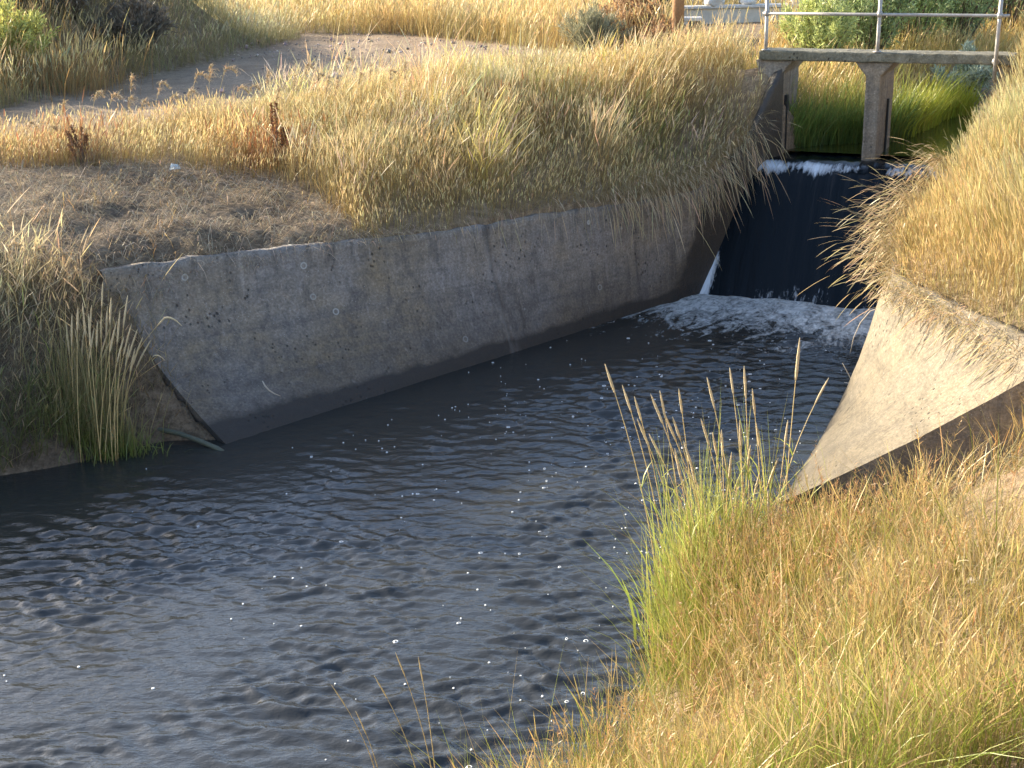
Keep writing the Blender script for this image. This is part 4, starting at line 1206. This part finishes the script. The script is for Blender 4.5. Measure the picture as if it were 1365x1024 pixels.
def box(name, lo, hi, mat, parent=None, amp_=.006, bev=.015, cuts=3):
    V = [(x, y, z) for z in (lo[2], hi[2]) for x, y in ((lo[0], lo[1]), (hi[0], lo[1]), (hi[0], hi[1]), (lo[0], hi[1]))]
    return rough_solid(name, V, [(3, 2, 1, 0), (4, 5, 6, 7), (0, 1, 5, 4), (1, 2, 6, 5), (2, 3, 7, 6), (3, 0, 4, 7)], mat, parent, cuts, amp_, bev)


cw = box('concrete_wall', (3.9, 33.0, 2.2), (9.2, 33.3, 2.86), M['whitewash'], cuts=2); tag(cw, 'low pale concrete wall far behind the timber posts', 'wall')
box('coping', (3.85, 32.94, 2.863), (9.25, 33.36, 2.93), M['rockwhite'], cw, cuts=2)
fe = empty('picket_fence', (6.5, 34.2, 2.5), 'pale metal picket fence standing behind the low concrete wall', 'fence')
for z_ in (2.75, 3.9):
    box('rail', (3.6, 34.17, z_), (10.2, 34.21, z_ + .05), M['fence'], fe, .001, .006, 1)
k = 0
x_ = 3.7
while x_ < 10.2:
    V = [(x_ + a, 34.14 + b, z_) for z_ in (2.5, 4.05) for a, b in ((-.018, -.012), (.018, -.012), (.018, .012), (-.018, .012))] + [(x_, 34.14, 4.12)]
    link('picket', mesh_py('picket', V, [(3, 2, 1, 0), (0, 1, 5, 4), (1, 2, 6, 5), (2, 3, 7, 6), (3, 0, 4, 7), (4, 5, 8), (5, 6, 8), (6, 7, 8), (7, 4, 8)]), M['fence'], fe)
    x_ += .125


def stone(name, c, r, mat, label, cat, seed, squash=.7, group=None, sub=3):
    bm = bmesh.new(); bmesh.ops.create_icosphere(bm, subdivisions=sub, radius=1)
    for v in bm.verts:
        q = v.co * 1.3 + Vector((seed, seed * 2, 0))
        v.co *= 1 + .35 * mn.noise(q) + .12 * mn.noise(q * 3)
        v.co = Vector((v.co.x * r * 1.2, v.co.y * r, v.co.z * r * squash)) + Vector(c)
    me = bpy.data.meshes.new(name); bm.to_mesh(me); bm.free()
    return tag(link(name, me, mat, smooth=True, loc=c), label, cat, group)


stone('boulder', (4.95, 33.1, 3.02), .20, M['rockwhite'], 'pale rock on the concrete wall, the one nearest the timber posts', 'rock', 1.3, group='pale rocks on the wall')
stone('boulder', (5.75, 33.15, 3.0), .16, M['rockwhite'], 'small pale rock at the middle of the concrete wall', 'rock', 4.3, group='pale rocks on the wall')
stone('boulder', (7.0, 33.1, 3.02), .21, M['rockwhite'], 'pale rock on the concrete wall just right of the left handrail post', 'rock', 7.7, group='pale rocks on the wall')

ta = empty('water_tank', (8.1, 32.2, 2.4), 'pale blue tank half hidden behind the willows', 'tank')
t = Tubes(); t.tube([(8.1, 32.2, 2.3), (8.1, 32.2, 3.7)], [.55, .55], 28); t.build('tank_body', M['paleblue'], ta, smooth=False)
t = Tubes(); t.tube([(8.1, 32.2, 3.702), (8.1, 32.2, 3.76), (8.1, 32.2, 3.95)], [.58, .58, .12], 28); t.build('lid', M['paleblue'], ta, smooth=False)
sh = empty('shed', (-6.0, 50, 2.6), 'low pale blue shed at the far edge of the field', 'shed')
box('wall', (-8.6, 49.0, 2.3), (-3.6, 51.5, 4.2), M['paleblue'], sh, .002, .02, 1)
box('plinth', (-8.62, 48.93, 2.3), (-3.58, 48.995, 2.62), M['steel'], sh, .002, .01, 1)
box('roof', (-8.9, 48.7, 4.204), (-3.3, 51.8, 4.32), M['galv'], sh, .002, .02, 1)
box('door', (-4.75, 48.93, 2.63), (-3.95, 48.99, 4.05), M['whitewash'], sh, .002, .01, 1)
for k, (x_, y_, R_, h_) in enumerate([(-1.7, 50.5, 1.8, 2.2), (.6, 52, 2.0, 2.4), (3.6, 51, 2.1, 2.6), (14.5, 42, 2.6, 5.0)]):
    shrub('green_bush', (x_, y_), R_, h_, 30, 2400, .30, .12, (.07, .11, .03), (.20, .27, .08), ['green bush beside the blue shed', 'second green bush from the blue shed along the field edge', 'green bush at the field edge nearest the russet shrubs', 'large green bush far behind the willows'][k], 'bush', 'green bushes at the far field edge')
# ------------------------------------------------------------------ single stalks one can count
def stalk(name, foot, top, head_len, head_r, label, group=None, bend=.0, leaves=4, cat='reed', lean_leaf=1., stem_r=.0055, nod=0., fluffy=False, leafc=((.28, .33, .06), (.48, .48, .12)), seed_mat='seed', hang=(1, 0, 0)):
    foot = Vector(foot); top = Vector(top)
    root = empty(name, foot, label, cat, group)
    side = Vector((top.x - foot.x, top.y - foot.y, 0))
    mid = foot.lerp(top, .5) - side * (.28 + bend)
    line = []
    n = 9
    for j in range(n):
        t = j / (n - 1)
        line.append(foot * (1 - t) ** 2 + mid * 2 * t * (1 - t) + top * t * t)
    hd = Vector(hang).normalized()
    if nod:
        for k in range(1, 5):
            a = k / 4
            line.append(line[n - 1] + hd * nod * a + Vector((0, 0, nod * (.35 * a - .85 * a * a))))
    length = sum((line[i + 1] - line[i]).length for i in range(len(line) - 1))
    Ts = Tubes(); Ts.tube(line, [stem_r * (1 - .6 * i / (len(line) - 1)) for i in range(len(line))], 5)
    Ts.build('stem', M['straw'], root)
    # seed head follows the last head_len of the stem
    rev = [line[-1]]; acc = 0
    for i in range(len(line) - 2, -1, -1):
        acc += (line[i] - line[i + 1]).length
        rev.append(line[i])
        if acc >= head_len: break
    P0 = np.array([tuple(v) for v in rev[::-1]])
    s = np.r_[0, np.cumsum(np.linalg.norm(np.diff(P0, axis=0), axis=1))]
    t_ = np.linspace(max(0, s[-1] - head_len), s[-1] + .01, 12)
    H = np.stack([np.interp(np.minimum(t_, s[-1]), s, P0[:, k]) for k in range(3)], 1)
    dirn = (P0[-1] - P0[-2]) / np.linalg.norm(P0[-1] - P0[-2])
    H[-1] += dirn * .012
    if fluffy:
        G = Grass()
        k = 70
        i = RNG.integers(0, 11, k); f = RNG.random(k)
        pt = H[i] * (1 - f)[:, None] + H[np.minimum(i + 1, 11)] * f[:, None]
        pr = np.sin(np.clip((i + f) / 11, .05, .95) * PI)
        ln_ = RNG.normal(0, .5, (k, 2)) + np.array([hd.x, hd.y]) * .5
        G.add(pt[:, 0], pt[:, 1], pt[:, 2], (.045 + .06 * pr) * np.exp(RNG.normal(0, .2, k)), ln_, RNG.uniform(.3, 1.5, k), np.full(k, .0075), jit((.46, .33, .18), k), jit((.66, .50, .30), k), pw=1.1)
        G.build('seed_head', None, None, None, root)
    else:
        rr = [head_r * (math.sin(PI * min(1, (.06 + .9 * (j / 11)) ** .8)) ** .65) * random.uniform(.85, 1.1) for j in range(12)]
        rr[-1] = head_r * .15
        Th = Tubes(); Th.tube([tuple(h) for h in H], rr, 7)
        Th.build('seed_head', M[seed_mat], root)
    for _ in range(leaves):
        G = Grass()
        t = random.uniform(.12, .62); p_ = line[int(t * (n - 1))]
        a = random.uniform(0, 2 * PI)
        G.add(np.array([p_.x]), np.array([p_.y]), np.array([p_.z]), np.array([random.uniform(.22, .42)]), np.array([[math.cos(a), math.sin(a)]]) * random.uniform(.35, .8), np.array([random.uniform(.1, .5)]), np.array([.012]), np.array([leafc[0]]), np.array([leafc[1]]))
        G.build('leaf', None, None, None, root)
    return root


# reeds on the right water edge: (foot x,y), (top x,y,z)
REEDS = [(2.069, 9.625, 2.129, 9.618, 2.007, 0.322), (2.253, 10.745, 2.676, 10.926, 1.242, 0.244), (1.104, 9.42, 0.686, 9.487, 1.88, 0.234), (1.193, 9.708, 0.844, 9.845, 1.591, 0.212), (1.227, 9.765, 0.924, 9.717, 1.543, 0.213), (1.42, 9.023, 0.965, 8.94, 1.833, 0.238), (1.293, 9.257, 1.064, 9.262, 1.741, 0.204), (1.43, 9.793, 1.254, 9.69, 1.604, 0.2), (1.662, 9.077, 1.371, 9.06, 1.904, 0.24), (1.85, 9.844, 1.69, 10.031, 1.648, 0.207), (1.751, 9.209, 1.647, 9.175, 1.943, 0.244), (2.006, 10.029, 1.843, 9.882, 1.524, 0.227), (1.49, 9.36, 1.154, 9.225, 1.556, 0.198), (1.337, 9.778, 0.945, 9.688, 1.372, 0.249), (1.438, 9.296, 1.009, 9.42, 1.352, 0.206), (1.51, 9.295, 1.094, 9.272, 1.581, 0.246), (1.67, 9.421, 1.382, 9.373, 1.479, 0.214), (1.659, 9.503, 1.47, 9.387, 1.365, 0.196), (1.542, 9.052, 1.512, 9.246, 1.436, 0.188), (1.539, 9.247, 1.589, 9.245, 1.259, 0.205), (1.754, 9.492, 1.671, 9.415, 1.444, 0.209), (2.036, 9.91, 1.863, 9.781, 1.285, 0.214), (1.668, 9.285, 1.707, 9.155, 1.35, 0.204), (1.432, 9.082, 1.253, 8.991, 1.328, 0.207), (1.888, 9.077, 1.971, 9.163, 1.531, 0.192), (1.831, 9.796, 2.024, 9.698, 1.023, 0.238), (1.632, 9.713, 1.396, 9.577, 0.884, 0.208), (1.734, 9.498, 1.851, 9.52, 0.977, 0.188), (1.482, 8.946, 1.193, 8.884, 1.498, 0.251), (1.844, 9.005, 1.86, 9.204, 0.972, 0.187), (1.315, 8.819, 1.109, 8.712, 1.511, 0.238)]
for k, (fx_, fy_, tx_, ty_, tz_, hl) in enumerate(REEDS):
    lab = 'slender reed stalk with narrow straw seed head at the right water edge'
    grp = 'reed stalks at the right water edge'
    b = 0.
    if k == 0: lab = 'tallest reed stalk with thick seed head, rising before the wing wall'
    if k == 1: lab = 'reed stalk slanting right toward the wing wall, below the tallest one'; b = .12
    if k == 2: lab = 'leftmost tall reed stalk leaning out over the water'
    stalk('reed_stalk', (fx_, fy_, max(-.05, float(hgt(np.array([fx_]), np.array([fy_]))[0]) - .03)), (tx_, ty_, tz_), hl, .0125 if k == 0 else .0095, lab, grp, b)

# bare dry stems rising from the bottom edge
STEMS = [(-0.873, 7.152, -1.124, 7.202, 0.635), (-0.617, 7.104, -0.857, 7.154, 0.719), (-0.523, 7.063, -0.72, 7.113, 0.897), (-0.516, 7.1, -0.592, 7.15, 0.841), (-0.859, 7.152, -0.99, 7.202, 0.449)]
for k, (fx_, fy_, tx_, ty_, tz_) in enumerate(STEMS):
    lab = ['leftmost bare dry stem at the bottom edge over the water', 'bare dry stem curving left, between the leftmost and the tall pair', 'longer bare stem of the tall pair at the bottom edge', 'straight bare stem of the tall pair at the bottom edge', 'short bare stem beside the leftmost one at the bottom edge'][k]
    stalk('dry_stem', (fx_, fy_, -.05), (tx_, ty_, tz_), .16, .004, lab, 'bare stems at the bottom edge', .05, 0, 'dry stem', stem_r=.0036, seed_mat='straw')

# plumed stalks in front of the road, upper left
PLUMES = [(-3.796, 17.6, -3.547, 17.7, 3.249, 0.16, 0.3), (-5.382, 17.6, -5.216, 17.7, 2.977, 0.1, 0.22), (-5.718, 17.5, -5.606, 17.6, 2.904, 0.0, 0.2), (-5.208, 17.6, -5.01, 17.7, 2.944, 0.1, 0.2), (-4.881, 17.7, -4.759, 17.8, 3.191, 0.0, 0.22), (-4.863, 17.5, -4.777, 17.6, 2.914, 0.06, 0.2), (-4.721, 17.5, -4.61, 17.6, 2.872, 0.08, 0.2), (-4.593, 17.7, -4.417, 17.8, 3.07, 0.12, 0.3), (-4.17, 17.7, -3.937, 17.8, 3.172, 0.16, 0.3), (-3.842, 17.7, -3.755, 17.8, 3.281, 0.0, 0.2), (-3.681, 17.5, -3.378, 17.6, 3.014, 0.13, 0.22), (-3.51, 17.5, -3.215, 17.6, 3.029, 0.12, 0.2), (-3.151, 17.7, -3.026, 17.8, 3.18, 0.0, 0.16), (-2.73, 17.6, -2.675, 17.7, 3.202, 0.0, 0.25), (-2.621, 17.7, -2.533, 17.8, 3.254, 0.08, 0.24), (-2.46, 17.6, -2.374, 17.7, 3.148, 0.08, 0.2), (-2.093, 17.7, -2.012, 17.8, 3.317, 0.08, 0.26), (-1.794, 17.7, -1.709, 17.8, 3.263, 0.0, 0.24), (-2.411, 17.5, -2.23, 17.6, 3.119, 0.0, 0.2), (-1.347, 17.8, -1.276, 17.9, 3.272, 0.0, 0.24), (-1.523, 17.7, -1.466, 17.8, 3.164, 0.07, 0.2), (-6.192, 17.3, -6.003, 17.4, 2.658, 0.07, 0.18), (-5.908, 17.3, -5.773, 17.4, 2.606, 0.1, 0.16), (-4.444, 17.6, -4.246, 17.7, 2.927, 0.08, 0.22), (-4.141, 17.6, -4.03, 17.7, 2.979, 0.1, 0.22), (-3.067, 17.6, -2.882, 17.7, 2.991, 0.0, 0.2), (-1.989, 17.6, -1.841, 17.7, 3.136, 0.06, 0.2), (-2.3, 17.6, -2.131, 17.7, 3.068, 0.0, 0.2)]
for k, (fx_, fy_, tx_, ty_, tz_, nod, hl) in enumerate(PLUMES):
    up = nod < .02
    lab = 'upright pale plumed stalk standing before the shaded road' if up else 'brown nodding plume drooping to the right before the shaded road'
    if k == 0: lab = 'tallest arching plume stalk leaning right before the shaded road'
    stalk('plume_stalk', (fx_, fy_, float(hgt(np.array([fx_]), np.array([fy_]))[0]) - .03), (tx_, ty_, tz_), hl, .01, lab, 'plumed stalks before the dirt road', 0., 0, 'plume grass', stem_r=.004, nod=nod, fluffy=True, hang=(1, -.2, 0))

# tall clump on the left water edge
LC = [(-4.098, 12.791, -3.923, 12.802, 1.743, 0.25), (-3.961, 12.536, -3.815, 12.647, 1.626, 0.26), (-3.925, 12.594, -3.662, 12.671, 1.638, 0.32), (-4.14, 12.695, -4.014, 12.777, 1.354, 0.25), (-4.066, 12.509, -4.009, 12.518, 1.504, 0.34), (-4.142, 12.687, -4.108, 12.692, 1.568, 0.33), (-4.265, 12.514, -4.126, 12.594, 1.544, 0.23), (-4.351, 12.72, -4.255, 12.788, 1.432, 0.31), (-4.087, 12.963, -3.958, 12.964, 1.451, 0.33), (-4.091, 12.558, -3.77, 12.572, 1.408, 0.32), (-3.931, 12.547, -3.734, 12.613, 1.507, 0.33), (-4.008, 12.677, -3.671, 12.716, 1.341, 0.33), (-3.95, 12.796, -3.758, 12.859, 1.093, 0.22), (-4.018, 12.724, -3.638, 12.783, 1.267, 0.32), (-3.96, 13.006, -3.67, 13.05, 1.11, 0.31), (-3.955, 13.088, -3.638, 13.189, 1.028, 0.32), (-4.261, 12.771, -4.072, 12.817, 1.267, 0.31), (-4.331, 12.969, -4.235, 13.028, 1.208, 0.34), (-4.231, 13.039, -3.988, 13.113, 1.098, 0.33), (-4.359, 12.845, -4.377, 12.948, 1.312, 0.31), (-4.039, 12.552, -3.717, 12.575, 1.256, 0.26), (-4.102, 12.836, -4.016, 12.932, 1.385, 0.24), (-4.288, 13.003, -4.322, 13.021, 1.212, 0.28), (-4.228, 12.77, -4.084, 12.878, 1.493, 0.31), (-4.233, 12.914, -3.975, 12.979, 1.216, 0.28), (-3.925, 12.787, -3.685, 12.796, 1.073, 0.25)]
for k, (fx_, fy_, tx_, ty_, tz_, hl) in enumerate(LC):
    stalk('reed_stalk', (fx_, fy_, max(-.03, float(hgt(np.array([fx_]), np.array([fy_]))[0]) - .03)), (tx_, ty_, tz_), hl, .010, 'upright reed stalk with long pale seed head in the clump on the left water edge', 'reed stalks at the left water edge', 0., 1, leafc=((.14, .17, .05), (.34, .32, .13)))
G = Grass()
n = 900
x = RNG.normal(-4.22, .20, n); y = RNG.normal(12.83, .12, n)
G.add(x, y, np.maximum(gz(x, y), -.05), .62 * np.exp(RNG.normal(-.1, .4, n)), RNG.normal(0, .13, (n, 2)) + np.array([.04, -.03]), np.abs(RNG.normal(.02, .08, n)), np.full(n, .0065), jit((.17, .20, .05), n, .2), jit((.42, .33, .17), n, .2))
x = RNG.normal(-4.1, .26, 500); y = RNG.normal(12.72, .10, 500)
G.add(x, y, np.maximum(gz(x, y), -.05), .30 * np.exp(RNG.normal(-.1, .3, 500)), RNG.normal(0, .4, (500, 2)) + np.array([.12, -.1]), np.abs(RNG.normal(.2, .2, 500)), np.full(500, .008), jit((.13, .18, .04), 500, .2), jit((.27, .30, .08), 500, .2))
G.build('reed_leaves', 'straw and green blades at the foot of the left reed clump', 'reeds')
def arch(name, pts, label, group=None, fl=True):
    pass


stalk('arching_stalk', (-4.0, 12.95, .35), (-3.42, 13.0, 1.32), .30, .01, 'dry stalk arching right over the shaded wall beside the left clump', 'arching stalks by the wall', .1, 0, 'dry stalk', nod=.16, fluffy=False, stem_r=.0035)
stalk('arching_stalk', (-3.95, 12.95, .3), (-3.55, 12.95, .95), .14, .007, 'lower, shorter dry stalk leaning right over the shaded wall', 'arching stalks by the wall', .1, 0, 'dry stalk', nod=.10, stem_r=.003)
for k, (fx_, fy_, tx_, ty_, tz_) in enumerate([(-4.75, 13.0, -4.42, 13.1, 1.95), (-4.9, 13.0, -4.62, 13.1, 2.02), (-5.0, 13.1, -4.9, 13.15, 2.05), (-4.62, 12.95, -4.30, 13.0, 1.80)]):
    lab = ['plumed stalk bending right at the left end of the wall', 'longest plumed stalk above the left clump', 'upright plumed stalk left of the left clump', 'lowest plumed stalk, drooping over the left reed clump'][k]
    stalk('plume_stalk', (fx_, fy_, float(hgt(np.array([fx_]), np.array([fy_]))[0])), (tx_, ty_, tz_), .30, .01, lab, 'plumed stalks at the wall end', .02, 1, 'plume grass', nod=.14, fluffy=True, stem_r=.004)

# ------------------------------------------------------------------ small things
t = Tubes(); t.tube([(-4.02, 13.16, .03), (-3.85, 13.17, .075), (-3.62, 13.12, .10), (-3.40, 13.03, .085), (-3.18, 12.92, .045), (-2.98, 12.80, .005), (-2.86, 12.72, -.04)], [.026] * 7, 10)
tag(t.build('hose', M['hose'], loc=(-3.5, 13.1, .05)), 'dull green hose curving along the foot of the grey wall', 'hose')
lz = float(hgt(np.array([-4.13]), np.array([16.95]))[0]) + .03
V = [(-4.20, 16.94, lz), (-4.12, 16.90, lz + .02), (-4.06, 16.97, lz + .01), (-4.09, 17.01, lz + .055), (-4.18, 17.0, lz + .07), (-4.14, 16.95, lz + .045)]
V += [(x, y, z - .006) for x, y, z in V]
F = [(0, 1, 5), (1, 2, 5), (2, 3, 5), (3, 4, 5), (4, 0, 5)]
F += [tuple(i + 6 for i in f[::-1]) for f in F] + [(i, i + 6, (i + 1) % 5 + 6, (i + 1) % 5) for i in range(5)]
tag(link('paper_scrap', mesh_py('paper_scrap', V, F), M['litter'], loc=(-4.13, 16.95, lz)), 'crumpled pale blue scrap on the bare earth', 'litter')
sz = float(hgt(np.array([2.45]), np.array([6.5]))[0])
stone('stone', (2.45, 6.5, sz + .02), .045, M['rock'], 'pale flat stone on the bare earth of the near right bank', 'stone', 2.2, .5)
t = Tubes(); t.tube([(-2.619, 13.597, 0.441), (-2.595, 13.576, 0.397), (-2.557, 13.565, 0.35), (-2.5, 13.574, 0.304), (-2.442, 13.595, 0.27)], [.006, .009, .009, .007, .003], 6)
tag(t.build('twig', M['twig'], loc=[(-2.619, 13.597, 0.441), (-2.595, 13.576, 0.397), (-2.557, 13.565, 0.35), (-2.5, 13.574, 0.304), (-2.442, 13.595, 0.27)][2]), 'thin pale twig lying on the shaded canal wall', 'twig')
t = Tubes(); q_ = [(3.949, 13.9, 1.019), (3.837, 14.0, 0.935), (3.741, 14.0, 0.813), (3.678, 14.0, 0.646), (3.649, 14.0, 0.461)]
t.tube(q_, [.004, .006, .006, .004, .002], 6)
tag(t.build('drooping_stem', M['twig'], loc=q_[0]), 'pale curved stem hanging from the right wall over the foam', 'dry stem')
t = Tubes(); q2 = [(3.647, 13.6, 0.189), (3.604, 13.6, 0.257), (3.533, 13.6, 0.384), (3.472, 13.6, 0.493)]
t.tube(q2, [.007, .006, .005, .003], 6); t.tube([q2[1], tuple(Vector(q2[1]) + Vector((.10, 0, .10)))], [.004, .002], 5); t.tube([q2[1], tuple(Vector(q2[1]) + Vector((-.10, 0, .02)))], [.004, .002], 5)
tag(t.build('dead_weed', M['twig'], loc=q2[0]), 'small dead weed sticking out of the wing wall edge', 'dead weed')

# ------------------------------------------------------------------ light
SUN = Vector((-.85, .53, 0)).normalized(); EL = math.radians(21)
S = Vector((SUN.x * math.cos(EL), SUN.y * math.cos(EL), math.sin(EL)))
ld = bpy.data.lights.new('sun', 'SUN'); ld.energy = 4.6; ld.angle = math.radians(.5); ld.color = (1., .89, .69)
lo = bpy.data.objects.new('sun', ld); COL.objects.link(lo)
lo.rotation_euler = S.to_track_quat('Z', 'Y').to_euler()
wd = bpy.data.worlds.new('World'); scene.world = wd; wd.use_nodes = True
nt = wd.node_tree
sky = nt.nodes.new('ShaderNodeTexSky'); sky.sky_type = 'NISHITA'; sky.sun_disc = False
sky.sun_elevation = EL; sky.sun_rotation = math.atan2(S.x, S.y); sky.altitude = 800; sky.air_density = 1.; sky.dust_density = 3.; sky.ozone_density = 1.5
bg = nt.nodes['Background']; bg.inputs[1].default_value = .15
nt.links.new(sky.outputs[0], bg.inputs[0])

# ------------------------------------------------------------------ camera
F_, PT, RL = 1820., math.radians(18.9), math.radians(1.3)
fw = Vector((0, math.cos(PT), -math.sin(PT))); r0 = Vector((1, 0, 0)); u0 = Vector((0, math.sin(PT), math.cos(PT)))
rr = r0 * math.cos(RL) - u0 * math.sin(RL); uu = u0 * math.cos(RL) + r0 * math.sin(RL)
cd = bpy.data.cameras.new('camera'); cam = bpy.data.objects.new('camera', cd); COL.objects.link(cam)
cam.matrix_world = Matrix(((rr.x, uu.x, -fw.x, 0), (rr.y, uu.y, -fw.y, 0), (rr.z, uu.z, -fw.z, 5.), (0, 0, 0, 1)))
cd.sensor_width = 36; cd.lens = F_ / 1365 * 36; cd.clip_end = 2000; cd.clip_start = .05
scene.camera = cam
scene.view_settings.view_transform = 'Standard'; scene.view_settings.look = 'None'
scene.view_settings.exposure = 1.8; scene.view_settings.gamma = 1
scene.cycles.max_bounces = 8; scene.cycles.transparent_max_bounces = 8
scene.cycles.use_denoising = True
